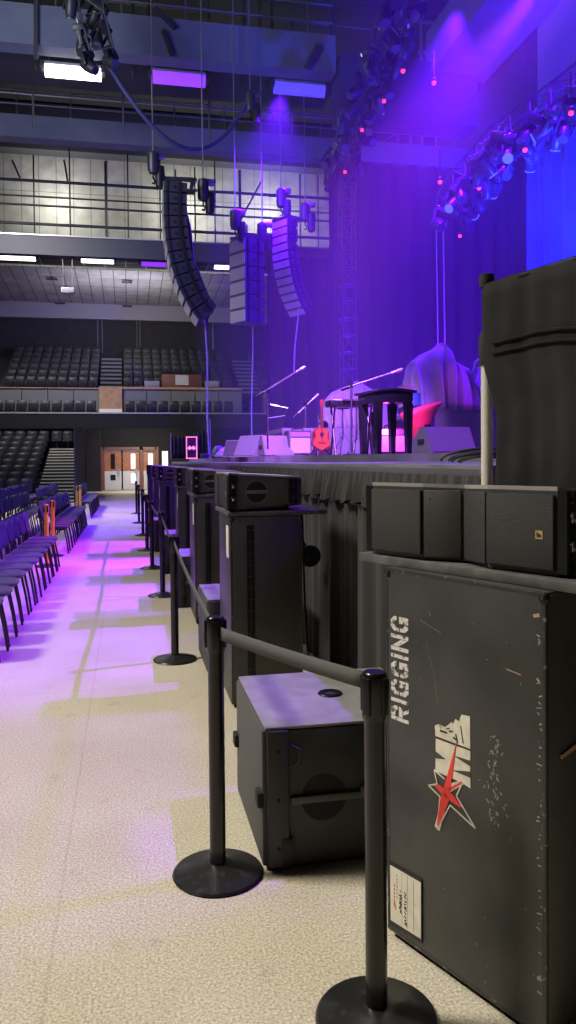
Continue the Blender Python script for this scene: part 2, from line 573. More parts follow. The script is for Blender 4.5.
# ---- balcony
BZ = 4.0
bal = MB()
bal.b2((-20, 40, BZ - .55), (14, 47.6, BZ - .12))
bal.b2((-20, 39.9, BZ - .75), (14, 40.05, BZ - .02))
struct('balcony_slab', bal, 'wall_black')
struct('trim_5', MB().b2((-20, 39.86, BZ - .02), (14, 39.98, BZ + .05)), 'rail')
SX0, SX1 = at(99, 386, Y=41.3).x, at(122, 386, Y=41.3).x
SX2, SX3 = at(235, 370, Y=44).x, at(255, 370, Y=44).x
PZ0, PZ1 = at(50, 404, Y=41.3).z, at(50, 388.5, Y=41.3).z
pn = MB()
k = 0
for a, b in ((-9, SX0), (SX1, SX2), (SX3, 13)):
    n = max(1, round((b - a) / 1.17))
    for i in range(n):
        pn.b2((a + (b - a) * i / n + .02, 41.3, BZ - .1), (a + (b - a) * (i + 1) / n - .02, 41.36, PZ1))
struct('wall_balcony', pn, 'grey_panel')
cap = MB()
cap.b2((SX1, 41.2, PZ1), (SX2, 41.5, PZ1 + .12))
cap.b2((-9, 41.2, PZ1), (SX0, 41.5, PZ1 + .05))
struct('trim_6', cap, 'tan')
# tan vomitory block and grey stairs above it
tz0, tz1 = at(110, 408, Y=40.6).z, at(110, 387, Y=41.3).z
struct('vomitory', MB().b2((SX0, 41.1, BZ - .1), (SX1, 42.0, tz1)), 'tan')
sv = MB()
for i in range(3):
    sv.b2((SX0, 40.2 + i * .3, BZ - .2), (SX1, 41.1, BZ + .0 + .14 * i))
struct('vomitory_steps', sv, 'nosing')
up0 = PZ1 - .1


def stairs(name, a, b, n=9):
    s_ = MB()
    for i in range(n):
        z = up0 + .1 + i * (2.35 / n)
        s_.b2((a + .02, 42.0 + .42 * i, z - .30), (b - .02, 47.6, z))
    return struct(name, s_, 'wall_black')


def stair_nosing(name, a, b, n=9):
    s_ = MB()
    for i in range(n):
        z = up0 + .1 + i * (2.35 / n)
        s_.b2((a + .02, 41.97 + .42 * i, z - .1), (b - .02, 42.06 + .42 * i, z + .01))
    return struct(name, s_, 'step')


stairs('balcony_stairs_near', SX0, SX1)
stair_nosing('trim_7', SX0, SX1)
stairs('balcony_stairs_far', SX2, SX3)
stair_nosing('trim_8', SX2, SX3)
# raked floor of the upper block
rk = MB()
for a, b in ((-9, SX0), (SX1, SX2), (SX3, 13)):
    for i in range(6):
        rk.b2((a, 41.9 + .85 * i, BZ), (b, 47.6, up0 + .02 + .44 * i))
struct('balcony_tiers', rk, 'concrete_dark')


def tip_mesh():
    b = MB()
    b.box((0, .12, .60), (.45, .07, .44), rot=(-.12, 0, 0), bev=.03)
    b.box((0, -.06, .46), (.44, .12, .4), rot=(.25, 0, 0), bev=.03)
    b.box((-.24, 0, .3), (.035, .3, .6), bev=.01)
    b.b2((-.2, 0, 0), (.2, .06, .35))
    return b


bs0 = tip_mesh().build('balcony_seat', 'tip_seat')
first = True


def bseat(loc, lab):
    global first
    if first:
        o, first = bs0, False
    else:
        o = bs0.copy()
        COL.objects.link(o)
    o.location = loc
    tag(o, lab, 'seat', 'tip-up seats on the balcony')


for i in range(6):
    yy, zz = 42.35 + .85 * i, up0 + .02 + .44 * i
    for j in range(9):
        bseat((SX0 - .3 - .53 * j, yy, zz), 'dark balcony seat left of the tan vomitory, row %d up, %s from its stairs' % (i + 1, nth(j + 1)))
    n = int((SX2 - SX1 - .2) / .53)
    for j in range(n):
        if i < 2 and 3 < j < 9:
            continue
        bseat((SX1 + .35 + .53 * j, yy, zz), 'dark balcony seat right of the tan vomitory, row %d up, %s from its stairs' % (i + 1, nth(j + 1)))
    for j in range(2):
        bseat((SX3 + .3 + .53 * j, yy, zz), 'dark balcony seat beyond the far grey stairs, row %d up, %s from them' % (i + 1, nth(j + 1)))
for j in range(9):
    bseat((SX0 - .35 - .56 * j, 40.55, BZ - .12), 'dark seat in the balcony front row, %s to the left of the tan vomitory' % nth(j + 1))
for j in range(10):
    bseat((SX1 + .4 + .56 * j, 40.55, BZ - .12), 'dark seat in the balcony front row, %s to the right of the tan vomitory' % nth(j + 1))
# control booth among the seats
bx0, bx1 = at(162, 380, Y=42).x, at(202, 380, Y=42).x
t = thing('control_booth', 'brown wooden control booth among the balcony seats with a white notice', 'booth', ((bx0 + bx1) / 2, 42.2, up0))
hw = (bx1 - bx0) / 2
bz = at(180, 374, Y=42).z - up0
MB().b2((-hw, -.1, 0), (hw, .9, bz), bev=.02).build('desk', 'door_frame', t)
MB().b2((-hw + .1, .1, bz), (hw - .1, .6, bz + .12)).build('console', 'wall_black', t, smooth=False)
MB().b2((-.35, -.13, bz * .42), (.35, -.1, bz * .95)).build('notice', 'door_white', t, smooth=False)
MB().b2((-.2, -.13, bz * .05), (.2, -.1, bz * .3)).build('vent', 'alu', t, smooth=False)
for x, s_ in ((152, 'left'), (212, 'right')):
    c = at(x, 384, Y=41.9)
    tag(MB().box(c, (.78, .08, .32), bev=.03).build('white_cushion', 'fascia'), 'white rectangular pad on the wall to the %s of the brown control booth' % s_, 'pad', 'white pads by the booth')
# conduits on the back wall
for k, x in enumerate((97.5, 102, 137, 140, 213)):
    c = at(x, 330, Y=47.5)
    struct('trim_%d' % (9 + k), MB().bar((c.x, 47.55, 8), (c.x, 47.55, 9.95), .045), 'pipe')
# light fascia, soffit panels, dark open ceiling with strip lights, edge beam
struct('trim_14', MB().b2((-20, 46.9, 9.9), (16, 47.2, 10.78)), 'fascia')
def soff(u, v):
    return V(-20 + 36 * u, 40 + 7.0 * v, 11.15 - .37 * v)
struct('ceiling_soffit', MB().grid(soff, 1, 1), 'soffit')
struct('ceiling_open_cell', MB().b2((-20, 36.2, 11.25), (16, 40, 11.3)), 'openceil')
struct('beam_edge', MB().b2((-20, 35.8, 10.68), (16, 36.2, 11.5)), 'beam_dark')
ed = MB()
ed.b2((-20, 35.75, 11.5), (16, 35.9, 11.56))
struct('trim_15', ed, 'rail')
vv = MB()
for x in (48, 130, 128, 55, 165):
    pass
for x, y in ((52, 277), (127, 280), (60, 297), (127, 300), (190, 283)):
    c = at(x, y, Z=11.05)
    vv.box((c.x, c.y, 11.02 - (c.y - 40) * .05), (.55, .2, .06))
struct('soffit_vents', vv, 'beam_dark')
struct('wall_upper', MB().b2((-20, 44, 11.3), (17, 44.3, 18.4)), 'wallpanel')
struct('beam_upper', MB().b2((-20, 43.0, 18.0), (17, 43.9, 20.4)), 'beam_dark')
# steel frame in front of the lit wall
fr = MB()
for y, r in ((178, .07), (194, .04), (203, .05), (222, .07)):
    a, b = at(-60, y - 3, Y=37), at(345, y + 14, Y=37)
    fr.bar(V(a.x, 37, a.z), V(b.x, 37, a.z), r)
for x in (-2, 34, 70, 106, 128, 160, 195, 215, 240, 262, 300, 318, 335):
    c = at(x, 200, Y=37)
    fr.bar((c.x, 37, 11.5), (c.x, 37, 15.3 + random.random()), .035 + .03 * (x in (106, 240)))
for x0, y0, x1, y1 in ((12, 160, 20, 178), (64, 160, 68, 182), (238, 225, 262, 180)):
    fr.bar(at(x0, y0, Y=37), at(x1, y1, Y=37), .04)
struct('beam_frame', fr, 'pipe_dark')
# ducts and dark beam
struct('beam_rear', MB().b2((-20, 33, 14.6), (12, 33.5, 15.0)), 'beam_dark')
du = MB()
du.tube([V(-12 + i * .9, 32.8, 15.15 + .10 * sin(i * 1.7) + .06 * sin(i * 4.1)) for i in range(26)], .16, 8)
struct('duct_rear', du, 'duct')
# blue-grey catwalk beams and their rails
struct('beam_mid', MB().b2((-22, 29.8, 13.36), (14, 30.4, 14.17)), 'beam_blue')
struct('beam_near', MB().b2((-22, 23.8, 13.66), (at(334, 60, Y=24).x, 24.4, 14.32 + .5)), 'beam_blue')
struct('beam_near_soffit', MB().b2((-22, 24.4, 13.95), (at(345, 60, Y=24).x, 27, 14.05)), 'beam_dark')
rl = MB()
for Y, z0, xe, hs in ((24.1, 14.8, at(334, 60, Y=24).x, (.55, 1.1)), (30.1, 14.17, 13.5, (.5, 1.0))):
    for h in hs:
        rl.bar((-20, Y, z0 + h), (xe, Y, z0 + h), .035)
    x = -19
    while x < xe:
        rl.bar((x, Y, z0), (x, Y, z0 + hs[1]), .03)
        x += 1.9
struct('trim_16', rl, 'pipe')
hg = MB()
for x in (36, 73, 133, 149, 244, 260, 272, 331):
    c = at(x, 60, Y=25.2)
    hg.bar((c.x, 25.2, 13.6), (c.x, 25.2, 20.5), .05)
for x0, y0, x1, y1 in ((36, 0, 36, 60), (88, 20, 78, 45), (163, 30, 172, 55), (318, 45, 306, 68), (155, 8, 175, 28)):
    hg.beam(at(x0, y0, Y=23.7), at(x1, y1, Y=23.7), .12, .12)
struct('trim_17', hg, 'beam_dark')
rw = MB()
for z in (14.1, 14.9, 16.2, 17.5):
    rw.bar((-20, 28, z), (9, 28, z), .03)
for x in range(-18, 9, 3):
    rw.bar((x, 28, 13), (x, 28, 20.5), .04)
struct('trim_18', rw, 'pipe')
struct('beam_roof', MB().b2((-22, 26.5, 17.6), (14, 27.2, 18.6)), 'beam_dark')
struct('beam_roof_far', MB().b2((-22, 31.5, 16.9), (14, 32.2, 18.1)), 'beam_dark')
# long plant beam above the stage, along the stage
struct('beam_stage', MB().b2((9.6, 2, 13.9), (11.6, 24, 15.3)), 'beam_blue')
struct('beam_stage_end', MB().b2((6.6, 23.6, 12.3), (11.2, 24.6, 14.2)), 'beam_dark')
struct('wall_roof_side', MB().b2((15.2, 10, 13), (15.5, 27, 19)), 'fascia')
wr = MB()
for x, y in ((421, 20), (452, 20)):
    c = at(x, y, Y=27)
    wr.bar((c.x, 27, 14), (c.x, 27, 19), .06)
for y in (22, 52):
    a, b = at(419, y, Y=27), at(472, y + 2, Y=27)
    wr.bar(a, b, .06)
for x in (398, 410, 422, 436):
    c = at(x, 130, Y=31)
    wr.bar((c.x, 31, 13.3), (c.x, 31, 16), .05)
for y in (100, 118, 137):
    wr.bar(at(380, y + 6, Y=31), at(445, y - 30, Y=31), .045)
struct('trim_19', wr, 'rail')

# ---------------------------------------------------------- strip lights
def strip(p, q, label, lens, group, depth=.35, hang=None, drop=.32):
    p, q = Vector(p), Vector(q)
    c = (p + q) / 2
    L = (q - p).length
    d = (q - p)
    t = thing('strip_light', label, 'light fitting', c, math.atan2(d.y, d.x), group)
    MB().b2((-L / 2, -depth / 2, .10), (L / 2, depth / 2, .2), bev=.02).build('housing', 'fixture', t)
    for sx in (-1, 1):
        MB().b2((sx * L / 2 - .06, -depth / 2 - .02, -.02), (sx * L / 2 + .06, depth / 2 + .02, .22), bev=.01).build('end_cap', 'motor', t)
    MB().grid(lambda u, v: V((u - .5) * (L - .12), -depth / 2 * cos(pi * v), .1 - drop * sin(pi * v)), 1, 10).build('diffuser', lens, t)
    if hang:
        h = MB()
        for sx in (-.8, .8):
            h.bar((sx * L / 2, 0, .2), (sx * L / 2, 0, hang), .015)
        h.build('suspension_rod', 'pipe', t)
    return t


FY = 25.0
strip(at(43, 70, Y=FY), at(103, 74, Y=FY), 'long bright white strip light hanging below the near slate blue beam', 'led_warm', None, hang=.38)
strip(at(150, 77, Y=FY), at(207, 80, Y=FY), 'violet lit strip light right of the white one below the near beam', 'led_violet', None, hang=.38)
strip(at(272, 87, Y=FY), at(326, 91, Y=FY), 'blue violet strip light near the right end of the near slate beam', 'led_blue', None, hang=.38)
for k, (x0, x1, y, m, lab) in enumerate(((-4, 37, 259, 'led_white', 'leftmost of the white strip lights under the dark open ceiling'),
                                         (80, 115, 262, 'led_white', 'white strip light under the dark open ceiling, second from the left'),
                                         (140, 167, 265, 'led_violet', 'violet strip light under the open ceiling beside the curved speaker array'),
                                         (213, 230, 268, 'led_white', 'short pale strip light beside the hung rectangular speaker cluster'))):
    strip(at(x0, y, Y=38), at(x1, y, Y=38), lab, m, 'strip lights under the open ceiling', depth=.22, hang=.24, drop=.17)
strip(at(410, 116, Y=26), at(431, 96, Y=26), 'short white tube lamp glowing through the violet haze above the stage', 'led_warm', None, depth=.2)
# small hung box under soffit
t = thing('hung_projector', 'small pale box hanging on two rods below the soffit', 'box', at(68, 291, Y=36))
MB().b2((-.28, -.25, -.12), (.28, .25, .12), bev=.03).build('housing', 'fixture', t)
MB().b2((-.24, -.27, -.06), (.24, -.25, .06)).build('grille', 'fascia', t, smooth=False)
MB().bar((-.2, 0, .1), (-.2, 0, 1.4), .015).bar((.2, 0, .1), (.2, 0, 1.4), .015).build('hanging_rod', 'pipe', t)

# ================================================================= the stage
SXF, SY0, SY1, SZ = 1.45, 3.0, 26.5, 1.57
stg = thing('stage', 'long black stage with a pleated skirt and ruffled valance along the aisle', 'stage', (SXF, SY0, 0))
MB().b2((0, 0, SZ - .09), (13.0, SY1 - SY0, SZ)).build('deck', 'deck', stg, smooth=False)
MB().b2((-.012, -.012, SZ - .055), (0, SY1 - SY0, SZ - .015)).build('edge_rail', 'alu', stg, smooth=False)


def pleat(y, a, f, ph=0):
    return a * (sin(y * f + ph) + .5 * sin(y * f * 2.3 + 1.3 + ph) + .4 * sin(y * f * .37))


LN = SY1 - SY0
sk = MB().grid(lambda u, v: V(.02 + pleat(u * LN, .018 + .012 * (1 - v), 17), u * LN, .01 + (SZ - .06) * v), 940, 5)
sk.grid(lambda u, v: V(u * 12.9, .03 + pleat(u * 12.9, .02, 17), .01 + (SZ - .06) * v), 300, 3)
sk.build('skirt', 'skirt', stg)
va = MB().grid(lambda u, v: V(-.03 + pleat(u * LN, .006 + .020 * (1 - v), 41, 1.0) - .02 * (1 - v), u * LN,
                              SZ - .045 - (.20 + .018 * sin(u * LN * 23)) * (1 - v)), 1800, 4)
va.build('valance', 'skirt', stg)

PLH = .09
pl_ = MB().prism([(2.0, 26.2), (1.95, 11.2), (2.5, 9.6), (3.2, 8.0), (3.3, 4.0), (13.5, 4.0), (13.5, 26.2)], T(0, 0, SZ), PLH)
pl_ = pl_.build('low_platform', 'deck', smooth=False)
tag(pl_, 'low flat platform covering most of the stage, carrying the band gear', 'platform')
LOWZ = SZ
SZ = SZ + PLH

# masking drapes behind and beside the stage
dm = MB().grid(lambda u, v: V(7.9 + 8.5 * u, 30 + .12 * sin(u * 8.5 * 7) + .05 * sin(u * 60), 0.02 + 13.4 * v), 200, 2)
tag(dm.build('masking_drape', 'drape_dark'), 'tall black masking drape hanging at the far side of the stage in violet haze', 'drape')
dm = MB().grid(lambda u, v: V(5.45 + 2.6 * u, 30.35 + .10 * sin(u * 19) + .04 * sin(u * 50), 0.02 + 9.6 * v), 70, 2)
tag(dm.build('masking_drape', 'drape_dark'), 'lower black masking drape left of the lattice tower, hiding part of the balcony', 'drape')
dm = MB().grid(lambda u, v: V(15.0 + .10 * sin(u * 26 * 6) + .05 * sin(u * 170), 4 + 25.8 * u, .02 + 13.4 * v), 420, 2)
tag(dm.build('backdrop_drape', 'drape_dark'), 'long black backdrop drape behind the stage, below the blue lit curtain', 'drape')
# blue curtain, scalloped along its top
cy0, cy1 = 10.0, 22.0
cz = at(527, 166, Y=22).z
def blue(u, v):
    y = cy1 - (cy1 - cy0) * u
    return V(12.0 + .10 * sin(y * 6.3) + .04 * sin(y * 15), y, 4.0 + (cz + .12 * abs(sin(y * 3.15)) - 4.0) * v)
t = thing('blue_curtain', 'blue lit pleated curtain with a scalloped top hanging behind the stage', 'curtain', (0, 0, 0))
MB().grid(blue, 260, 4).build('cloth', 'blue_curtain', t, solid=.01)
MB().bar((12.0, cy0, cz + .2), (12.0, cy1, cz + .2), .03).build('curtain_bar', 'truss', t)
MB().bar((12.0, cy1, cz + .2), (12.0, cy1, 20.5), .012).bar((12.0, cy0 + 4, cz + .2), (12.0, cy0 + 4, 20.5), .012).build('hanging_wire', 'cable', t)

# ------------------------------------------------- trusses, moving lights
def truss(name, pts, w, label, m='truss', step=.6):
    """box truss following pts"""
    P = [Vector(p) for p in pts]
    # resample
    out = [P[0]]
    for a, b in zip(P, P[1:]):
        n = max(1, int((b - a).length / step))
        for i in range(1, n + 1):
            out.append(a.lerp(b, i / n))
    t = thing(name, label, 'truss', out[0])
    ch, la = MB(), MB()
    fr_ = []
    for i, p in enumerate(out):
        d = (out[min(i + 1, len(out) - 1)] - out[max(i - 1, 0)]).normalized()
        s_ = d.cross(V(0, 0, 1))
        s_ = s_.normalized() if s_.length > .05 else V(1, 0, 0)
        u_ = s_.cross(d).normalized()
        q = p - out[0]
        fr_.append([q + (s_ * a + u_ * b) * w / 2 for a, b in ((1, 1), (-1, 1), (-1, -1), (1, -1))])
    for k in range(4):
        ch.tube([g[k] for g in fr_], .03, 6)
    for i in range(len(fr_)):
        for k in range(4):
            la.bar(fr_[i][k], fr_[i][(k + 1) % 4], .016, 5)
            if i + 1 < len(fr_):
                la.bar(fr_[i][k], fr_[i + 1][(k + (1 if i % 2 else 3)) % 4], .016, 5)
    ch.build('chord_tubes', m, t)
    la.build('lattice_bars', m, t)
    return t, out


def poly(pix):
    return [at(x, y, Z=z) for x, y, z in pix]


t1, pA = truss('lighting_truss', [at(412, -30, Z=12.4), at(384, 38, Z=12.0), at(356, 108, Z=11.8), at(338, 165, Z=11.4)], .5,
               'black lighting truss curving down the middle, crowded with moving lights')
t2, pB = truss('curved_truss', [at(600, 66, Z=9.6), at(560, 96, Z=9.5), at(500, 138, Z=9.3), at(462, 180, Z=9.0), at(446, 205, Z=8.7)], .5,
               'blue lit lighting truss sweeping above the blue curtain')
t3, pC = truss('hanging_truss', [at(88, -20, Y=21), at(93, 20, Y=21), at(102, 55, Y=21)], .6,
               'short black truss end hanging at the top left beside the white strip light', step=.5)
# truss tower standing on the stage
tb = at(353, 400, Y=27.0)
t4, pD = truss('truss_tower', [(tb.x, 27.6, .02), (tb.x, 27.6, at(353, 185, Y=27.6).z)], .5,
               'tall lattice tower standing behind the far end of the stage in violet haze')


def moving_light(label, group):
    t = thing('moving_light', label, 'stage light', (0, 0, 0), 0, group)
    MB().b2((-.2, -.15, -.16), (.2, .15, 0), bev=.03).build('base_box', 'mover', t)
    y = MB()
    y.b2((-.22, -.05, -.5), (-.17, .05, -.12), bev=.01).b2((.17, -.05, -.5), (.22, .05, -.12), bev=.01).b2((-.22, -.06, -.17), (.22, .06, -.12))
    y.build('yoke', 'mover', t)
    h = MB().lathe([(0, -.22), (.10, -.22), (.14, -.12), (.15, .08), (.13, .22), (.125, .22)], 14, T(0, 0, -.46) @ RX(35))
    h.build('lamp_head', 'mover', t)
    MB().lathe([(0, .215), (.12, .215), (.12, .235), (0, .245)], 14, T(0, 0, -.46) @ RX(35 + 180)).build('front_lens', 'lens', t)
    MB().bar((-.1, 0, 0), (-.1, 0, .1), .03).bar((.1, 0, 0), (.1, 0, .1), .03).build('clamp', 'alu', t)
    return t


ml0 = moving_light('black moving light on the middle truss, first from the top of the picture', 'moving lights on the middle truss')
ml0.location = pA[0] + V(0, 0, -.3)
def along(P, n, off, fmt, grp):
    k = 0
    for i in range(n):
        s_ = (i + .5) / n * (len(P) - 1)
        a = P[int(s_)].lerp(P[min(int(s_) + 1, len(P) - 1)], s_ - int(s_))
        for side in (-1, 1):
            k += 1
            loc = a + V(side * off * .8, side * off * .4, -.26 if side > 0 else (-.1 - .4 * random.random()))
            rot = (random.uniform(-.5, .5), random.uniform(-.6, .6), random.uniform(0, 6.28))
            yield k, loc, rot


for k, loc, rot in along(pA, 11, .42, '', ''):
    lab = 'black moving light on the middle truss, %s from its upper end' % nth(k)
    if k == 1:
        ml0.location, ml0.rotation_euler = loc, rot
        ml0['label'] = lab
    else:
        dup(ml0, loc, rot, lab)
blues = []
for k, loc, rot in along(pB, 13, .42, '', ''):
    o = dup(ml0, loc, rot, 'blue lit moving light on the curved truss, %s from its upper right end' % nth(k), 'moving lights on the curved truss')
    for c in o.children:
        if c.name.startswith('front_lens') and k % 3 == 0:
            c.data = c.data.copy()
            c.data.materials[0] = M['lens_blue']
for k, loc, rot in along(pC, 3, .4, '', ''):
    dup(ml0, loc, rot, 'moving light on the short hanging truss at top left, %s from its upper end' % nth(k), 'moving lights on the hanging truss')
# red status lamps
rp = [('middle', 434, 83), ('middle', 403, 71), ('middle', 384, 101), ('middle', 345, 172), ('middle', 362, 130), ('curved', 479, 188), ('curved', 460, 236), ('curved', 525, 150), ('curved', 571, 113), ('curved', 440, 182)]
for k, (w_, x, y) in enumerate(rp):
    p = at(x, y, Z=11.0 if w_ == 'middle' else 8.4)
    t = thing('status_lamp', 'small glowing red lamp at the %s truss, %s of the ten from the top' % (w_, nth(k + 1)), 'lamp', p, 0, 'red lamps on the trusses')
    MB().lathe([(0, -.055), (.04, -.04), (.055, 0), (.04, .04), (0, .055)], 10).build('bulb', 'led_red', t)
    MB().lathe([(.06, .03), (.07, .09), (.04, .12)], 10).bar((0, 0, .1), (0, 0, .8), .012).build('holder', 'mover', t)

# big cable loop from hanging truss to the hoist
c0, c1 = at(104, 58, Y=21), at(249, 98, Y=23.5)
pts = []
for i in range(25):
    u = i / 24
    p = c0.lerp(c1, u)
    p.z -= 2.15 * 4 * u * (1 - u) * (.75 + .25 * u)
    pts.append(p)
tag(MB().tube(pts, .055, 8).build('cable_loom', 'cable_blue'), 'thick sagging cable loom looped between the top left truss and a hoist', 'cable')


# ------------------------------------------------------------ chain hoists
def hoist(p, label, chain_top=None):
    chain_top = chain_top or (13.94 if 24.4 < p[1] < 27 else 20.4)
    t = thing('chain_hoist', label, 'hoist', p, random.uniform(-.5, .5), 'chain hoists above the arrays')
    MB().lathe([(0, -.45), (.13, -.42), (.16, -.3), (.16, .1), (.10, .16), (0, .18)], 12).build('motor_body', 'motor', t)
    MB().box((.16, 0, .1), (.34, .16, .16), bev=.03).build('gearbox', 'alu', t)
    MB().tube([V(0, 0, -.45), V(0, 0, -.55), V(.06, 0, -.62), V(.03, 0, -.7), V(-.04, 0, -.68)], .025, 6).build('hook', 'steel_dark', t)
    MB().bar((0, 0, .15), (0, 0, chain_top - p[2]), .02, 6).build('lift_chain', 'chain', t)
    MB().lathe([(.05, -.9), (.12, -.85), (.14, -.5), (.13, -.3)], 10, T(.2, 0, .1)).build('chain_bag', 'mover', t)
    return t


HP = [(153, 158, 22, 'leftmost chain hoist, hanging on its own left of the curved array'),
      (203, 185, 22, 'chain hoist directly right of the top of the curved array'),
      (235, 215, 23.55, 'chain hoist right above the rectangular speaker cluster'),
      (281, 194, 25, 'chain hoist above the small curved array of pale cabinets'),
      (305, 208, 25, 'chain hoist at the right of the small curved pale array'),
      (250, 97, 23.5, 'high chain hoist holding the end of the sagging cable loom'),
      (262, 228, 24.5, 'low chain hoist between the rectangular cluster and small array')]
for x, y, Y, lab in HP:
    hoist(at(x, y, Y=Y), lab)


# ------------------------------------------------------------ line arrays
def cabinet(mbs, Mx, w, h, d):
    """one array cabinet: body and front plate, top edge centre at Mx origin, front towards -X local"""
    body, front, rig_a, rig_b = mbs
    pl = [(-d / 2, 0), (d / 2, -.02), (d / 2, -h + .05), (-d / 2, -h + .012)]
    body.prism(pl, Mx @ Matrix(((1, 0, 0, 0), (0, 0, 1, -w / 2), (0, 1, 0, 0), (0, 0, 0, 1))), w)
    front.box((-d / 2 - .012, 0, -h / 2), (.03, w * .98, h * .80), pre=Mx)
    for sy, rig in ((-1, rig_a), (1, rig_b)):
        rig.box((d * .18, sy * (w / 2 + .015), -h / 2), (.10, .03, h * .98), pre=Mx)
        rig.box((-d * .36, sy * (w / 2 + .015), -h / 2), (.05, .03, h * .98), pre=Mx)
        rig.lathe([(.0, 0), (.045, 0), (.045, .012), (0, .012)], 10, Mx @ T(-.02, sy * (w / 2 + .006), -h / 2) @ RX(90 * sy * -1))


def array(name, label, top, rz, n, w, h, d, a0, a1, pw=1.6, fm='arr_front', bm_='arr_side'):
    t = thing(name, label, 'loudspeaker array', top, rz)
    pos = V(0, 0, 0)
    for i in range(n):
        ang = a0 + (a1 - a0) * (i / max(1, n - 1)) ** pw
        Mx = Matrix.Translation(pos) @ RY(-ang)
        mbs = (MB(), MB(), MB(), MB())
        cabinet(mbs, Mx, w, h, d)
        c = mbs[0].build('cabinet', bm_, t, smooth=False)
        mbs[1].build('front_grille', fm, c, smooth=False)
        mbs[2].build('rigging_plate', 'mover', c, smooth=False)
        mbs[3].build('rigging_plate', 'steel_dark', c, smooth=False)
        pos = Mx @ V(0, 0, -h)
    f_ = MB()
    f_.b2((-d / 2, -w / 2, .02), (d / 2 + .25, -w / 2 + .08, .12)).b2((-d / 2, w / 2 - .08, .02), (d / 2 + .25, w / 2, .12)).b2((-d / 2, -w / 2, .04), (-d / 2 + .1, w / 2, .1)).b2((d / 2 + .1, -w / 2, .04), (d / 2 + .2, w / 2, .1))
    f_.bar((0, 0, .08), (0, 0, .5), .03)
    f_.build('flying_frame', 'motor', t, smooth=False)
    return t


array('line_array', 'tall curved array of twelve dark speaker cabinets hanging left of the others', at(175, 188, Y=22), radians(-1), 12, 1.1, .312, .62, -2, 37, 1.6)
array('subwoofer_array', 'straight hung block of six grey subwoofer cabinets between the two curved arrays', at(247, 241, Y=24), radians(30), 6, .75, .43, .75, 0, 0)
array('small_line_array', 'small curved array of twelve pale slotted cabinets right of the hung block', at(285, 222, Y=25), radians(30), 12, .75, .25, .45, -2, 40, 1.6)
# thin cables falling from the arrays
cb = [(205, 320, 209, 436, 22, 'pale cable dropping from the tall curved array to the stage'), (252, 300, 252, 440, 24.5, 'thin pale cable dropping below the hung subwoofer block'),
      (299, 290, 294, 372, 25, 'thin cable dropping below the small curved array')]
for x0, y0, x1, y1, Y, lab in cb:
    a, b = at(x0, y0, Y=Y), at(x1, y1, Y=Y)
    b.z = SZ if y1 > 400 else b.z
    tag(MB().tube([a, a.lerp(b, .3) + V(.03, 0, 0), a.lerp(b, .7) + V(-.02, 0, 0), b], .022, 6).build('drop_cable', 'cable_pale'), lab, 'cable')
# black loom behind tall array
a = at(180, 190, Y=22.7)
tag(MB().tube([a, a + V(.25, 0, -1), a + V(.35, 0, -2), a + V(.75, 0, -3), a + V(.7, 0, -4)], .05, 6).build('array_cable', 'cable'), 'black cable loom hanging behind the tall curved array', 'cable')
for x, Y, lab in ((436, 24, 'left'), (443, 24, 'right')):
    a, b = at(x, 212, Y=Y), at(x + 2, 345, Y=Y)
    tag(MB().bar(a, b, .02, 6).build('drop_line', 'cable_pale'), '%s of two thin lines hanging from the end of the curved truss' % lab, 'cable')

# =========================================================== things on stage
def S(x, y_dist):
    """point on the stage floor under pixel column x at forward distance y_dist"""
    k = (x - 288) / FPX
    # X cos - Y sin = k * fw ; X sin + Y cos = fw
    fw, lat = y_dist, k * y_dist
    return V(fw * sin(YAW) + lat * cos(YAW), fw * cos(YAW) - lat * sin(YAW), SZ)


def wedge(loc, rz, label, w=.55, h=.36, d=.42, m='wedge', front='wedge_dark', group='stage monitors'):
    t = thing('stage_monitor', label, 'stage monitor', loc, rz, group)
    prof = [(-d / 2, 0), (d / 2, 0), (d / 2, h * .45), (d * .12, h), (-d * .12, h)]
    MB().prism(prof, Matrix(((0, 0, 1, -w / 2), (1, 0, 0, 0), (0, 1, 0, 0), (0, 0, 0, 1))), w).build('cabinet', m, t, smooth=False)
    n = V(0, -(h), -(d * .38)).normalized()
    c = V(0, -d * .31, h * .5)
    g = MB()
    ang = math.atan2(d * .38, h)
    g.box(c, (w * .94, .02, hypot(h, d * .38) * .88), rot=(-ang, 0, 0))
    g.build('front_grille', front, t, smooth=False)
    for s_ in (-1, 1):
        MB().box((s_ * (w / 2 + .004), .02, h * .45), (.012, .14, .06)).build('side_handle', 'rubber', t, smooth=False)
    return t


wedge(S(276, 12.8), radians(8), 'grey wedge monitor standing left of the silver amplifier near the stage edge', .50, .34, .40, 'wedge', 'wedge')
wedge(S(253, 13.2), radians(-60), 'wedge monitor with a slotted side tilted toward the aisle, behind the grey one', .55, .36, .42, 'wedge', 'wedge')
wedge(S(238, 13.8), radians(-40), 'small pale wedge monitor at the left of the stage pile', .42, .30, .36, 'wedge', 'wedge_dark')
wedge(S(445, 9.4), radians(8), 'wide violet lit wedge monitor at the stage edge beside the cable coil', .62, .32, .45, 'wedge', 'wedge')
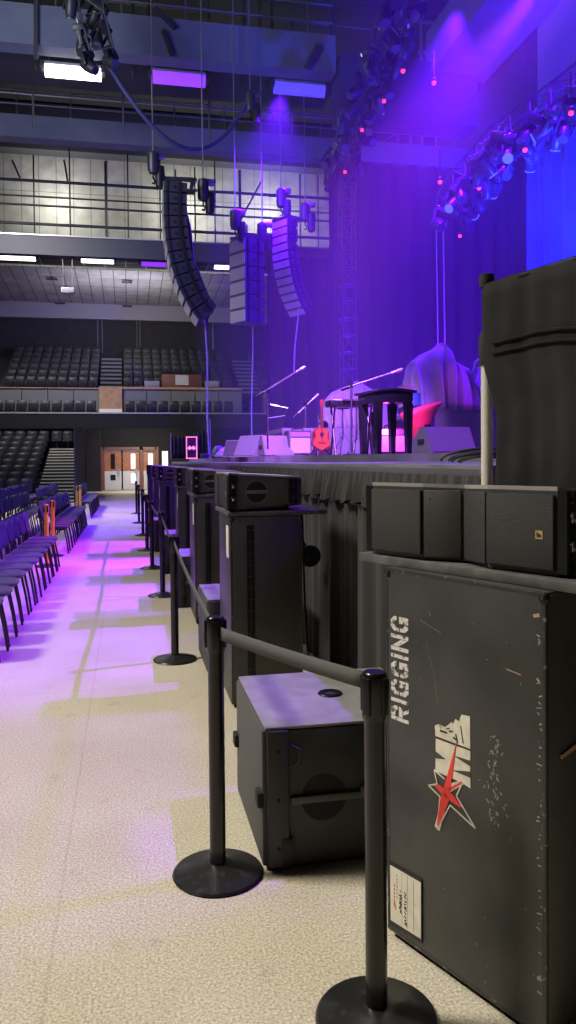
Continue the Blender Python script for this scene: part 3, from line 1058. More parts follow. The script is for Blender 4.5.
# small combo amp
def amp(loc, rz, label, w, h, d, front):
    t = thing('guitar_amplifier', label, 'amplifier', loc, rz, 'amplifiers on stage')
    MB().b2((-w / 2, -d / 2, .02), (w / 2, d / 2, h), bev=.015).build('cabinet', 'wedge_dark', t)
    MB().b2((-w / 2 + .03, -d / 2 - .012, .05), (w / 2 - .03, -d / 2 + .01, h - .12)).build('speaker_cloth', front, t, smooth=False)
    MB().b2((-w / 2 + .03, -d / 2 - .012, h - .10), (w / 2 - .03, -d / 2 + .01, h - .025)).build('control_panel', 'alu', t, smooth=False)
    MB().tube([V(-.1, 0, h), V(-.08, 0, h + .04), V(.08, 0, h + .04), V(.1, 0, h)], .012, 6).build('carry_handle', 'rubber', t)
    for sx in (-1, 1):
        MB().b2((sx * (w / 2 - .06) - .02, -d / 2 + .03, 0), (sx * (w / 2 - .06) + .02, d / 2 - .03, .02)).build('foot', 'rubber', t, smooth=False)
    return t


amp(S(298, 12.9), radians(6), 'small amplifier with silver cloth between the grey wedge and guitar', .40, .42, .26, 'amp_grille')
amp(S(391, 11.6), radians(-8), 'low amplifier glowing magenta beneath the black piano shell', .50, .40, .28, 'amp_pink')


# acoustic guitar on a stand
def guitar(loc, rz):
    t = thing('acoustic_guitar', 'red sunburst acoustic guitar upright on a stand beside the silver amplifier', 'guitar', loc, rz)
    t.scale = (.86, .86, .86)
    def outline(k=1.0):
        P = []
        for i in range(40):
            a = 2 * pi * i / 40
            z = .25 - .25 * cos(a)
            f_ = z / .5
            wdt = .205 * (sin(pi * min(1, f_ * 1.55) * .5 + (0 if f_ < .645 else 0)) if f_ < .35 else 1)
            # lower bout .205, waist .12, upper bout .15
            g = .205 * math.exp(-((f_ - .30) / .30) ** 2) + .15 * math.exp(-((f_ - .80) / .20) ** 2)
            g *= min(1, 6 * min(f_, 1 - f_) + .02) ** .5
            P.append(((g if a < pi else -g) * k, z))
        return P
    fm = Matrix(((1, 0, 0, 0), (0, 0, 1, -.05), (0, 1, 0, .12), (0, 0, 0, 1)))
    tilt = bpy.data.objects
    MB().prism(outline(), fm, .10).build('body', 'guitar_side', t, smooth=False)
    MB().prism([(x * .93, .25 + (z - .25) * .95) for x, z in outline()], Matrix(((1, 0, 0, 0), (0, 0, -1, -.05), (0, 1, 0, .12), (0, 0, 0, 1))), .006).build('sound_board', 'guitar_top', t, smooth=False)
    MB().lathe([(0, 0), (.048, 0), (.048, .004), (0, .004)], 18, T(0, -.057, .45) @ RX(90)).build('sound_hole', 'rubber', t)
    MB().b2((-.085, -.066, .265), (.085, -.055, .295)).build('bridge', 'neck', t, smooth=False)
    MB().b2((-.028, -.072, .58), (.028, -.04, 1.02)).build('neck', 'neck', t, smooth=False)
    h = MB().prism([(-.03, 1.02), (.03, 1.02), (.045, 1.17), (-.045, 1.17)], Matrix(((1, 0, 0, 0), (0, 0, 1, -.07), (0, 1, 0, 0), (0, 0, 0, 1))), .02)
    h.build('headstock', 'guitar_side', t, smooth=False)
    pg = MB()
    for z in (1.06, 1.10, 1.14):
        pg.bar((-.075, -.055, z), (.075, -.055, z), .01, 6)
    pg.build('tuning_peg', 'chrome', t)
    s_ = MB()
    for i in range(6):
        s_.bar((-.02 + .008 * i, -.076, .29), (-.018 + .007 * i, -.076, 1.04), .0012, 4)
    s_.build('strings', 'chrome', t)
    return t


gl = S(321, 13.9)
guitar(gl, radians(12))
t = thing('guitar_stand', 'black tubular stand under the red sunburst guitar', 'guitar stand', gl, radians(12))
MB().bar((0, .12, 0), (0, .10, .75), .014).build('upright', 'chrome', t)
for sx in (-1, 1):
    MB().tube([V(0, .12, .3), V(sx * .2, .0, .0), ], .012, 6).build('leg', 'steel_dark', t)
    MB().tube([V(0, .11, .12), V(sx * .12, .02, .10), V(sx * .12, -.09, .10), V(sx * .12, -.10, .15)], .011, 6).build('cradle_arm', 'rubber', t)
MB().bar((0, .12, .1), (0, .25, 0), .012).build('rear_leg', 'steel_dark', t)


# mic stands with booms
def mic_stand(base, pole_top, boom_a, boom_b, label, music=False):
    base, pole_top, boom_a, boom_b = map(Vector, (base, pole_top, boom_a, boom_b))
    t = thing('microphone_stand', label, 'microphone stand', base)
    MB().lathe([(0, 0), (.13, 0), (.13, .012), (.03, .03), (0, .03)], 16).build('round_base', 'steel_dark', t)
    MB().bar((0, 0, .02), pole_top - base, .016).build('pole', 'chrome', t)
    MB().bar(boom_a - base, boom_b - base, .014).build('boom_arm', 'chrome', t)
    d = (boom_b - boom_a).normalized()
    MB().bar(boom_b - base, boom_b - base + d * .10, .018).bar(boom_b - base + d * .09, boom_b - base + d * .17, .03, 10, .026).build('microphone', 'alu', t)
    MB().lathe([(0, -.04), (.035, -.03), (.035, .03), (0, .04)], 10, T(*(pole_top - base))).build('clutch', 'steel_dark', t)
    MB().bar(boom_a - base - d * .06, boom_a - base + d * .06, .03, 10).build('counterweight', 'steel_dark', t)
    if music:
        MB().tube([V(0, 0, .62), V(.28, -.05, .66), V(.32, -.05, .78), V(.05, 0, .84)], .012, 6).build('cable_hanger', 'chrome', t)
    return t


Yq = S(268, 12.6)
mic_stand(Yq, (Yq.x, Yq.y, at(268, 391, Y=Yq.y).z), at(260, 394, Y=Yq.y), at(296, 372, Y=Yq.y - .1), 'tall chrome boom microphone stand rising above the grey wedge monitor', True)
Yq = S(306, 14.6)
mic_stand(Yq, (Yq.x, Yq.y, at(306, 404, Y=Yq.y).z), at(296, 415, Y=Yq.y), at(312, 400, Y=Yq.y), 'low red lit boom microphone stand behind the guitar')
Yq = S(352, 11.0)
mic_stand(Yq, (Yq.x, Yq.y, at(352, 385, Y=Yq.y).z), at(345, 388, Y=Yq.y), at(391, 373, Y=Yq.y - .1), 'boom microphone stand reaching over the black piano shell')

# piano shell: open-frame black stand shaped like a small upright piano
pz = S(387, 10.6)
t = thing('piano_shell', 'black glossy piano shell with flared legs near the stage edge', 'piano', pz, radians(6))
ww, hh = .56, .86
MB().b2((-ww / 2, -.25, hh - .17), (ww / 2, .35, hh - .02), bev=.02).build('case', 'piano', t)
MB().grid(lambda u, v: V((u - .5) * (ww + .06), -.3 + .7 * v, hh - .01 + .03 * sin(pi * u)), 10, 3).build('lid', 'piano', t, solid=.03)
for sx in (-1, 1):
    for sy in (-.2, .3):
        x0 = sx * (ww / 2 - .06)
        MB().prism([(x0 - .03, 0), (x0 + .03, 0), (x0 + .055, hh - .17), (x0 - .055, hh - .17)], Matrix(((1, 0, 0, 0), (0, 0, 1, sy - .05), (0, 1, 0, 0), (0, 0, 0, 1))), .09).build('leg', 'piano', t, smooth=False)
MB().box((-.05, .32, .35), (.06, .04, .5)).build('pedal_lyre', 'piano', t, smooth=False)
# black keyboard bench/stand left of the piano
kb = S(352, 11.4)
t = thing('keyboard_stand', 'slim black keyboard on a stand immediately left of the piano shell', 'keyboard', kb, radians(4))
MB().b2((-.36, -.14, .70), (.30, .16, .80), bev=.02).build('keyboard', 'piano', t)
MB().b2((-.33, -.15, .79), (.27, -.02, .805)).build('keys', 'door_white', t, smooth=False)
for sx in (-1, 1):
    MB().bar((sx * .28, -.1, 0), (sx * .28, .1, .70), .018).build('leg', 'steel_dark', t)
    MB().bar((sx * .28, .12, 0), (sx * .28, -.08, .70), .018).build('cross_leg', 'steel_dark', t)
# keyboard stool legs / hardware in chrome behind
for x, dist, lab in ((357, 12.2, 'chrome hardware tripod glinting behind the keyboard stand'), (343, 12.6, 'left chrome tripod behind the keyboard stand'), (418, 12.6, 'chrome drum hardware stand behind the red lit flared seat')):
    p = S(x, dist)
    t = thing('hardware_tripod', lab, 'stand', p)
    MB().bar((0, 0, .25), (0, 0, .75), .014).build('shaft', 'chrome', t)
    for a in (0, 2.1, 4.2):
        MB().bar((0, 0, .38), (.22 * cos(a), .22 * sin(a), 0), .011).build('leg', 'chrome', t)
    MB().lathe([(0, .74), (.12, .76), (.12, .80), (0, .81)], 14).build('top_pad', 'rubber', t)
# flared seat, the red light on it painted into its colour
p = S(421, 11.9)
t = thing('flared_seat', 'red lit flared tub seat right of the black piano shell', 'chair', p, radians(10))
def flare(u, v):
    a = 2 * pi * u
    r = .10 + .22 * v ** 1.6
    z = .22 + .50 * v + .10 * v * cos(a)
    return V(r * cos(a), r * .8 * sin(a), z)
MB().grid(flare, 28, 8, closed=True).build('shell', 'red_lit_shell', t, solid=.02)
MB().lathe([(.16, 0), (.16, .02), (.04, .05), (.035, .25), (.09, .26)], 16).build('pedestal', 'chrome', t)
MB().lathe([(0, .40), (.15, .42), (.16, .46), (0, .48)], 16).build('cushion', 'rubber', t)

# risers at the back of the stage
RA = at(440, 408, Y=12.2)
def riser(x0, x1, y0, y1, z, label):
    t = thing('stage_riser', label, 'riser', ((x0 + x1) / 2, y0, SZ), 0, 'stage risers')
    a = (x1 - x0) / 2
    MB().b2((-a, 0, z - .09), (a, y1 - y0, z)).build('platform', 'deck', t, smooth=False)
    MB().grid(lambda u, v: V((2 * u - 1) * a, -.02 + .01 * sin(u * 70), .01 + (z - .09) * v), 80, 2).build('front_skirt', 'wedge', t)
    for sx in (-1, 1):
        for yy in (.1, y1 - y0 - .1):
            MB().bar((sx * (a - .1), yy, 0), (sx * (a - .1), yy, z - .09), .03).build('leg', 'alu', t)
    return t


rzz = RA.z - SZ - .02
riser(RA.x - .1, RA.x + 3.4, 12.2, 14.6, rzz, 'tall violet lit riser under the largest dust sheet')
RL = at(330, 428, Y=13.9)
riser(RL.x - .9, RL.x + 1.5, 13.9, 15.6, RL.z - SZ, 'low dark riser under the smaller dust sheet behind the guitar')


# covered instruments
def covered(pix, Y, depth, zb, label, seed):
    """a draped sheet over gear: silhouette given as (pixel x, pixel y) for its top line, thickness depth in Y"""
    top = [at(x, y, Y=Y) for x, y in pix]
    t = thing('dust_sheet', label, 'dust sheet', (top[0].x, Y, zb), 0, 'dust sheets over the backline')
    rnd = random.Random(seed)
    n = len(top)

    def zt(u):
        s_ = u * (n - 1)
        i = min(int(s_), n - 2)
        f_ = s_ - i
        return top[i].lerp(top[i + 1], f_)
    ph = [rnd.uniform(0, 6) for _ in range(4)]

    def fn(u, v):
        # v: 0 front hem -> .5 ridge -> 1 back hem
        p = zt(u)
        k = abs(2 * v - 1)
        h = (p.z - zb) * (1 - k ** 3.0) + .0
        fold = .06 * k * (sin(u * 34 + ph[0]) + .6 * sin(u * 61 + ph[1])) + .05 * sin(u * 9 + v * 5 + ph[2])
        sgn = -1 if v < .5 else 1
        y = sgn * (depth / 2) * (k ** .45) * (.55 + .45 * k) + fold * sgn
        spread = (u - .5) * .10 * k + .03 * sin(v * 14 + u * 8)
        return V(p.x - top[0].x + spread, y + depth / 2, max(.01, h))
    MB().grid(fn, 70, 40).build('cloth', 'sheet', t, solid=.006)
    # ends
    return t


cv = covered([(417, 404), (420, 372), (424, 358), (434, 350), (446, 345), (450, 340), (456, 347), (462, 356), (470, 362), (476, 366), (481, 400)], 12.7, .9, RA.z - .01, 'large grey dust sheet draped over a drum kit on the tall riser', 3)
covered([(479, 392), (481, 376), (486, 358), (494, 352), (504, 360)], 12.9, .7, RA.z - .01, 'small pale dust sheet beside the large one, partly behind the cream pole', 5)
covered([(329, 420), (333, 398), (340, 390), (350, 386), (362, 380), (370, 384), (384, 392), (396, 402), (402, 415)], 14.4, .8, RL.z - .01, 'grey blue dust sheet over gear behind the keyboard stand', 9)
# drum and cymbal peeking out beside the big sheet
p = S(413, 12.9)
t = thing('tom_drum', 'blue tom drum with brass cymbal showing left of the large dust sheet', 'drum', p)
zz = at(413, 405, Y=p.y).z - SZ
MB().lathe([(0, 0), (.13, 0), (.135, .02), (.13, .03), (.13, .22), (.135, .24), (.12, .25), (0, .25)], 18, T(0, 0, zz - .05)).build('shell', 'drum_blue', t)
MB().lathe([(0, .03), (.04, .025), (.16, 0), (.16, .004), (.04, .03), (0, .036)], 20, T(-.06, .1, zz + .3) @ RX(12)).build('cymbal', 'cymbal', t)
MB().bar((-.06, .1, 0), (-.06, .1, zz + .32), .012).bar((.05, .15, 0), (.02, .05, zz), .014).build('stand', 'chrome', t)
# cable coil at the stage edge
cc = MB()
for k in range(7):
    pts = []
    r1, r2 = .16 + .025 * k, .08 + .012 * k
    for i in range(26):
        a = pi * i / 25
        pts.append(V(r1 * 1.5 * cos(a) + .03 * sin(k * 2.1), .10 * sin(k * 1.7) + .06 * cos(a * 2), .015 + r2 * .8 * sin(a) + .004 * k))
    cc.tube(pts, .013, 6)
o = cc.build('cable_coil', 'cable')
o.location = (1.80, 3.75, LOWZ)
o.scale = (.46, .46, .5)
o.rotation_euler = (0, 0, radians(-15))
tag(o, 'tangle of black cable loops lying at the stage edge beside the cream pole', 'cable')

# far end of the stage: low drape screen, pink lit frame, small pile
p = S(191, 25.5)
t = thing('drape_screen', 'low black pleated drape screen standing at the far end of the stage', 'screen', p, radians(-6))
MB().grid(lambda u, v: V(-.62 + 1.24 * u, .03 * sin(u * 60), .02 + (.72 + .28 * u - .1 * sin(pi * u)) * v), 60, 3).build('cloth', 'cloth_black', t, solid=.01)
for sx, h in ((-.64, .85), (.64, 1.3)):
    MB().bar((sx, 0, 0), (sx, 0, h), .022).build('post', 'alu', t)
p = S(192, 22.5)
t = thing('lit_frame', 'small upright sign with pink lit border on the far end of the stage', 'sign', p, radians(-6))
MB().b2((-.14, -.02, .0), (.14, .02, .62), bev=.01).build('panel', 'screen', t)
fb = MB()
for a, b in (((-.16, -.03, 0), (-.13, .03, .64)), ((.13, -.03, 0), (.16, .03, .64)), ((-.16, -.03, .61), (.16, .03, .64)), ((-.16, -.03, 0), (.16, .03, .03))):
    fb.b2(a, b)
fb.build('lit_border', 'led_pink', t, smooth=False)
MB().prism([(-.13, .30), (-.06, .38), (0, .33), (.06, .38), (.13, .30), (.06, .25), (0, .29), (-.06, .25)], Matrix(((1, 0, 0, 0), (0, 0, -1, -.02), (0, 1, 0, 0), (0, 0, 0, 1))), .01).build('lit_emblem', 'led_pink', t, smooth=False)
p = S(205, 20)
t = thing('work_lamp', 'small blue white work lamp on the stage floor beside the pink sign', 'lamp', p, .4)
MB().b2((-.1, -.08, 0), (.1, .08, .12), bev=.02).build('housing', 'motor', t)
MB().b2((-.08, -.09, .02), (.08, -.075, .10)).build('lens', 'lens', t, smooth=False)
p = S(219, 18)
t = thing('mirror_ball', 'dark domed stage light on the floor left of the monitor pile', 'stage light', p)
MB().lathe([(.16, 0), (.17, .04), (.15, .09), (.16, .1), (.14, .2), (.08, .27), (0, .29)], 18).build('dome', 'wedge', t)
MB().lathe([(.18, 0), (.18, .03), (.17, .04)], 18).build('rim', 'rubber', t)
for k, (x, dist, lab) in enumerate(((228, 15.5, 'crumpled violet lit cable bag left of the monitor pile'), (246, 14.2, 'small crumpled cable bag in front of the slotted wedge monitor'))):
    p = S(x, dist)
    rr = random.Random(k)
    def lump(u, v):
        a, b = 2 * pi * u, pi / 2 * v
        r = .20 + .035 * sin(a * 3 + k) + .03 * sin(a * 7 + v * 6) + .02 * sin(v * 14)
        return V(r * cos(a) * cos(b), r * .8 * sin(a) * cos(b), .01 + .19 * sin(b) * (1 + .15 * sin(a * 5)))
    o = MB().grid(lump, 26, 10, closed=True).build('cable_bag', 'sheet')
    o.location = p
    tag(o, lab, 'bag', 'cable bags on stage')

# ==================================================== belt barrier stanchions
def stanchion(name, label, pole_m, base_m, group, h=1.0):
    t = thing(name, label, 'barrier post', (0, 0, 0), 0, group)
    MB().lathe([(0, 0), (.172, 0), (.176, .006), (.170, .014), (.12, .026), (.06, .040), (.045, .046), (0, .046)], 40).build('base', base_m, t)
    MB().lathe([(.031, .04), (.031, h - .13), (.031, h - .1)], 24).build('pole', pole_m, t)
    hd = MB().lathe([(.0, h - .135), (.034, h - .135), (.036, h - .13), (.036, h - .012), (.034, h - .004), (.030, h), (.0, h)], 28)
    hd.build('belt_head', pole_m, t)
    clips = MB()
    for a in range(4):
        q = RZ(90 * a + 35)
        clips.box((.037, 0, h - .065), (.012, .026, .105), bev=.003, pre=q)
    clips.build('belt_slot', 'steel_dark', t)
    return t


PX = [(.676, 2.10), (.322, 2.985), (.352, 6.3), (.386, 9.35), (.336, 11.8), (.318, 14.2), (.300, 17.1), (.263, 20.5), (.24, 24.2)]
plab = ['glossy black barrier post nearest the camera, in front of the stencilled case', 'black barrier post at the near left corner of the grey topped subwoofer',
        'black barrier post standing alone on the bare floor beside the second subwoofer'] + ['black barrier post in the receding aisle line, %s from the camera' % nth(i) for i in range(4, 10)]
posts = []
st0 = stanchion('barrier_post', plab[0], 'post_black', 'base_black', 'black barrier posts')
st0.location = (*PX[0], 0)
posts.append(st0)
base_kids = list(st0.children)
for (x, y), l in zip(PX[1:], plab[1:]):
    r = st0.copy()
    COL.objects.link(r)
    r.location = (x, y, 0)
    r.rotation_euler = (0, 0, random.uniform(0, 1))
    r['label'] = l
    for ch in base_kids:
        c = ch.copy()
        COL.objects.link(c)
        c.parent = r
    posts.append(r)


def belt(i, q, z0=.935, z1=.935, sag=.02):
    """webbing from post i to point q, a part of post i"""
    a = V(*PX[i], z0)
    b = V(q[0], q[1], z1)
    d = (b - a)
    d.z = 0
    d.normalize()
    a, b = a + d * .04, b - d * .04
    ri = Matrix.Translation((*PX[i], 0)) @ Matrix.Rotation(posts[i].rotation_euler.z, 4, 'Z')
    inv = ri.inverted()
    s_ = V(-d.y, d.x, 0) * .0012

    def fn(u, v):
        p = a.lerp(b, u)
        p.z += (v - .5) * .05 - sag * 4 * u * (1 - u)
        return inv @ (p)
    MB().grid(fn, 14, 1).build('belt', 'belt', posts[i], solid=.0025)


belt(1, PX[0], .942, .965, .005)
belt(2, PX[1], .945, .935)
for i in range(3, 9):
    belt(i, PX[i - 1])
belt(8, (.85, 24.6), .95, .95, .0) if False else None

# orange posts among the front-row chairs
og = stanchion('orange_post', 'orange barrier post standing in the chair gap, nearest of the four', 'orange', 'base_black', 'orange posts among the chairs', .95)
OP = [(-1.235, 12.45), (-1.26, 13.75), (-1.32, 21.2), (-1.30, 22.3)]
og.location = (*OP[0], 0)
for (x, y), l in zip(OP[1:], ('orange barrier post in the first chair gap, just behind the nearest one', 'orange barrier post in the far chair gap, left of its pair', 'orange barrier post in the far chair gap, right of its pair')):
    dup(og, (x, y, 0), 0, l)

# ============================================================== road cases
CW, CD, CH = .47, .62, 1.24


def case_body(name, label, loc, rz, group, cd=CD, hinge=True, latches=False, top_label=True):
    t = thing(name, label, 'road case', loc, rz, group)
    MB().box((0, 0, .02 + (CH - .02) / 2), (CW, cd, CH - .02), bev=.008).build('body', 'case', t)
    e = MB()
    for sx in (-1, 1):
        for sy in (-1, 1):
            e.box((sx * (CW / 2 - .0055), sy * (cd / 2 - .0055), CH / 2 + .01), (.014, .014, CH - .03), bev=.004)
    for sz in (.03, CH - .012):
        for sx in (-1, 1):
            e.box((sx * (CW / 2 - .0055), 0, sz + (.005 if sz > 1 else 0)), (.014, cd, .014), bev=.004)
        for sy in (-1, 1):
            e.box((0, sy * (cd / 2 - .0055), sz + (.005 if sz > 1 else 0)), (CW, .014, .014), bev=.004)
    e.build('edge_trim', 'edge', t)
    for sx in (-1, 1):
        for sy in (-1, 1):
            MB().lathe([(0, -.016), (.012, -.012), (.017, 0), (.012, .012), (0, .016)], 12, T(sx * (CW / 2 - .008), sy * (cd / 2 - .008), CH - .018)).build('ball_corner', 'steel_dark', t)
            MB().b2((sx * (CW / 2 - .05) - .03, sy * (cd / 2 - .05) - .03, 0), (sx * (CW / 2 - .05) + .03, sy * (cd / 2 - .05) + .03, .025)).build('foot', 'rubber', t, smooth=False)
    if hinge:
        h = MB()
        h.b2((-.13, -cd / 2 - .006, .06), (-.108, -cd / 2, CH - .06)).b2((-.10, -cd / 2 - .006, .06), (-.08, -cd / 2, CH - .06))
        h.bar((-.104, -cd / 2 - .006, .06), (-.104, -cd / 2 - .006, CH - .06), .006, 8)
        h.build('piano_hinge', 'steel_dark', t)
        r_ = MB()
        for k in range(15):
            for x in (-.119, -.09):
                r_.lathe([(0, 0), (.006, .001), (.004, .004), (0, .005)], 8, T(x, -cd / 2 - .006, .1 + k * .075) @ RX(90))
        r_.build('rivets', 'edge', t)
    if top_label:
        MB().b2((-CW / 2 - .003, -cd / 2 + .08, CH - .28), (-CW / 2, -cd / 2 + .2, CH - .07)).build('paper_label', 'white_label', t, smooth=False)
    return t


def latch_plate(t, z, cd, x=0, w=.15, h=.15):
    """recessed butterfly latch dish on the -Y end of a case"""
    y = -cd / 2
    d = MB()
    d.b2((x - w / 2, y - .006, z - h / 2), (x - w / 2 + .02, y, z + h / 2)).b2((x + w / 2 - .02, y - .006, z - h / 2), (x + w / 2, y, z + h / 2))
    d.b2((x - w / 2, y - .006, z - h / 2), (x + w / 2, y, z - h / 2 + .02)).b2((x - w / 2, y - .006, z + h / 2 - .02), (x + w / 2, y, z + h / 2))
    o = d.build('latch_dish', 'edge', t, smooth=False)
    MB().b2((x - w / 2 + .02, y - .002, z - h / 2 + .02), (x + w / 2 - .02, y - .0005, z + h / 2 - .02)).build('dish_floor', 'steel_dark', o, smooth=False)
    MB().box((x, y - .008, z), (.06, .014, .03), bev=.004).lathe([(0, 0), (.02, 0), (.02, .01), (0, .012)], 12, T(x, y - .004, z) @ RX(90)).build('butterfly_latch', 'alu', o)


CX = [(.64, 4.98), (.64, 7.74), (.65, 10.45), (.52, 13.2), (.50, 15.9), (.46, 18.6)]
# --- nearest case, turned toward the camera
NRM = V(-.918, -.396, 0).normalized()
DIR = V(.396, -.918, 0).normalized()
BL = V(.836, 2.47, 0)
CD1 = .63
cen1 = BL - NRM * (CW / 2) + DIR * (CD1 / 2)
RZ1 = math.atan2(.396, .918)
c1 = case_body('road_case', 'worn black upright case stencilled RIGGING with red star sticker, nearest the camera', cen1, RZ1, 'upright road cases', CD1, hinge=False, latches=True, top_label=False)
latch_plate(c1, .93, CD1, .03, .17, .17)
latch_plate(c1, .26, CD1, .05, .15, .13)
MB().box((-.12, -CD1 / 2 - .004, .80), (.11, .006, .012), rot=(0, -.25, 0)).build('scuff', 'tan_scratch', c1, smooth=False)
# face coordinates: s along DIR from BL, z up -> case-local
FM = Matrix(((0, 0, -1, -CW / 2 - .0005), (-1, 0, 0, CD1 / 2), (0, 1, 0, 0), (0, 0, 0, 1)))


def decal(name, polys, m, t=.0012, off=0, parent=None):
    b = MB()
    fm = FM @ Matrix.Translation((0, 0, off))
    for p in polys:
        b.prism(p, fm, t)
    return b.build(name, m, parent or c1, smooth=False)


def stroke(p, q, w):
    dx, dy = q[0] - p[0], q[1] - p[1]
    L = hypot(dx, dy) or 1
    nx, ny = -dy / L * w / 2, dx / L * w / 2
    return [(p[0] + nx, p[1] + ny), (q[0] + nx, q[1] + ny), (q[0] - nx, q[1] - ny), (p[0] - nx, p[1] - ny)]


# stencil letters: unit cell x 0..1 (advance), y 0..1 (cap height), gaps of a stencil left open
SW = .24
GL = {
    'R': [[(0, 0), (SW, 0), (SW, 1), (0, 1)], [(SW + .05, .78), (.62, .78), (.72, .68), (.72, .62), (.97, .62), (.97, .80), (.75, 1), (SW + .05, 1)],
          [(.97, .56), (.72, .56), (.62, .55), (SW + .05, .55), (SW + .05, .34), (.75, .34), (.97, .48)], [(.48, .30), (.72, .30), (1.0, 0), (.72, 0)]],
    'I': [[(0, 0), (SW, 0), (SW, 1), (0, 1)]],
    'G': [[(.46, 1), (.25, 1), (0, .8), (0, .55), (SW, .55), (SW, .72), (.32, .79), (.46, .79)], [(0, .48), (SW, .48), (SW, .28), (.32, .21), (.46, .21), (.46, 0), (.25, 0), (0, .2)],
          [(.54, 1), (.75, 1), (1, .8), (1, .66), (.76, .66), (.68, .79), (.54, .79)], [(.54, 0), (1, 0), (1, .52), (.54, .52), (.54, .34), (.76, .34), (.76, .21), (.54, .21)]],
    'N': [[(0, 0), (SW, 0), (SW, 1), (0, 1)], [(.78, 0), (1.02, 0), (1.02, 1), (.78, 1)], [(SW + .04, .92), (SW + .04, .55), (.74, .06), (.74, .42)]],
}
H_, y_ = .082, 0
WL = {'R': .052, 'I': .052 * .26, 'G': .052, 'N': .055}
gap = .0125
tot = sum(WL[c] for c in 'RIGGING') + gap * 6
sc_ = (1.085 - .742) / tot
pos = .742
polys = []
for c in 'RIGGING':
    wd = WL[c] * sc_ if c != 'I' else .052 * sc_
    for g in GL[c]:
        # letter x runs up the case, letter y runs toward smaller s
        polys.append([(.107 - v * H_, pos + u * wd) for u, v in g])
    pos += (WL[c] + gap) * sc_
decal('stencil_lettering', polys, 'stencil')
W1 = [(.223, .772), (.24, .781), (.248, .767), (.256, .779), (.266, .778), (.292, .801), (.3, .797), (.308, .815), (.323, .811), (.333, .835), (.366, .838), (.367, .742), (.226, .739 + .012)]
W1[-2], W1[-1] = (.367, .742), (.226, .740)
W2 = [[(.227, .732), (.367, .735), (.367, .624), (.332, .630), (.225, .630)]]
sticker = decal('sticker', [W1] + W2, 'sticker')
decal('crack_marking', [[(.366, .707), (.303, .702), (.366, .690)], [(.366, .674), (.296, .656), (.366, .656)], [(.2265, .692), (.268, .680), (.2265, .671)], stroke((.245, .762), (.275, .764), .006), stroke((.283, .770), (.298, .775), .005), stroke((.31, .77), (.318, .745), .005), stroke((.33, .80), (.34, .75), .004), stroke((.30, .757), (.318, .752), .006), stroke((.272, .775), (.285, .780), .004)], 'case', .0015, .0006, sticker)
star = [(.318, .756), (.284, .602), (.335, .633), (.312, .582), (.386, .512), (.286, .542), (.232, .449), (.244, .556), (.195, .571), (.233, .592), (.22, .628), (.263, .618)]
star = [(.322, .752), (.290, .612), (.338, .634), (.312, .582), (.386, .512), (.286, .545), (.232, .449), (.244, .556), (.195, .575), (.233, .592), (.22, .632), (.263, .618)]
so = []
for a, b in zip(star, star[1:] + star[:1]):
    if a != star[0] and b != star[0]:
        so.append(stroke(a, b, .0045))
for q in ((.270, .60), (.262, .565), (.295, .565)):
    so.append(stroke((.273, .585), (q[0], q[1]), .012))
decal('star_outline', so + [stroke((.335, .633), (.28, .59), .016), stroke((.232, .452), (.272, .58), .022)], 'sticker', .0016, .0006, sticker)
red = [[(.314, .748), (.291, .612), (.288, .590), (.262, .590), (.272, .622)], [(.291, .60), (.284, .56), (.238, .463), (.232, .466), (.246, .549), (.262, .592)],
       [(.222, .583), (.239, .592), (.27, .585), (.291, .585), (.332, .557), (.327, .553), (.286, .560), (.26, .564)], [(.281, .597), (.335, .635), (.332, .626), (.283, .586)]]
decal('star_red', red, 'red', .0022, .0006, sticker)
lab_h = decal('label_holder', [[(.011, .256), (.165, .262), (.164, .057), (.012, .045)]], 'label_back', .003)
lab_p = decal('paper_label', [[(.017, .247), (.161, .251), (.160, .069), (.019, .062)]], 'white_label', .0008, .003, c1)
ink = []
rr = random.Random(4)
def scribble(s0, z0, z1, hgt, n):
    out = []
    p = (s0 + hgt / 2, z0)
    for i in range(n):
        z = z0 + (z1 - z0) * (i + 1) / n
        q = (s0 + (hgt / 2 if i % 2 else -hgt / 2) * rr.uniform(.4, 1), z + rr.uniform(-.004, .004))
        if rr.random() > .18:
            out.append(stroke(p, q, .0035))
        p = q
    return out
ink += scribble(.067, .110, .182, .014, 17)
ink += scribble(.090, .078, .188, .014, 24)
decal('handwriting', ink, 'ink', .0006, .0038, lab_p)
decal('printed_lines', [stroke((.128, .242), (.128, .076), .0012), stroke((.074, .245), (.074, .072), .0007), stroke((.100, .245), (.100, .072), .0007), stroke((.14, .165), (.128, .165), .001)] + [stroke((.050 + .003 * (k % 2), .150 + .012 * k), (.050, .157 + .012 * k), .003) for k in range(7)], 'grey_panel', .0005, .0038, lab_p)
decal('printed_heading', [stroke((.038, .118 + .013 * k), (.038, .127 + .013 * k), .005) for k in range(6)] + [stroke((.045, .11), (.038, .135), .006)], 'redink', .0006, .0038, lab_p)
# scuffs and scratches
sf = []
rr = random.Random(11)
for k in range(70):
    s_ = rr.gauss(.455, .018)
    z_ = rr.uniform(.53, .80)
    sf.append(stroke((s_, z_), (s_ + rr.uniform(-.004, .008), z_ + rr.uniform(-.012, .012)), rr.uniform(.001, .005)))
for k in range(26):
    s_, z_ = (rr.uniform(.02, .61), rr.uniform(.05, 1.2))
    sf.append(stroke((s_, z_), (s_ + rr.uniform(-.01, .01), z_ + rr.uniform(-.012, .012)), rr.uniform(.0006, .0016)))
for k in range(40):
    z_ = rr.uniform(.1, 1.2)
    sf.append(stroke((.612 + rr.uniform(-.012, .006), z_), (.616 + rr.uniform(-.01, .004), z_ + rr.uniform(-.006, .006)), rr.uniform(.002, .005)))
for p, q in (((.185, 1.03), (.228, .90)), ((.228, .90), (.235, .84)), ((.16, 1.09), (.25, 1.065))):
    sf.append(stroke(p, q, .0009))
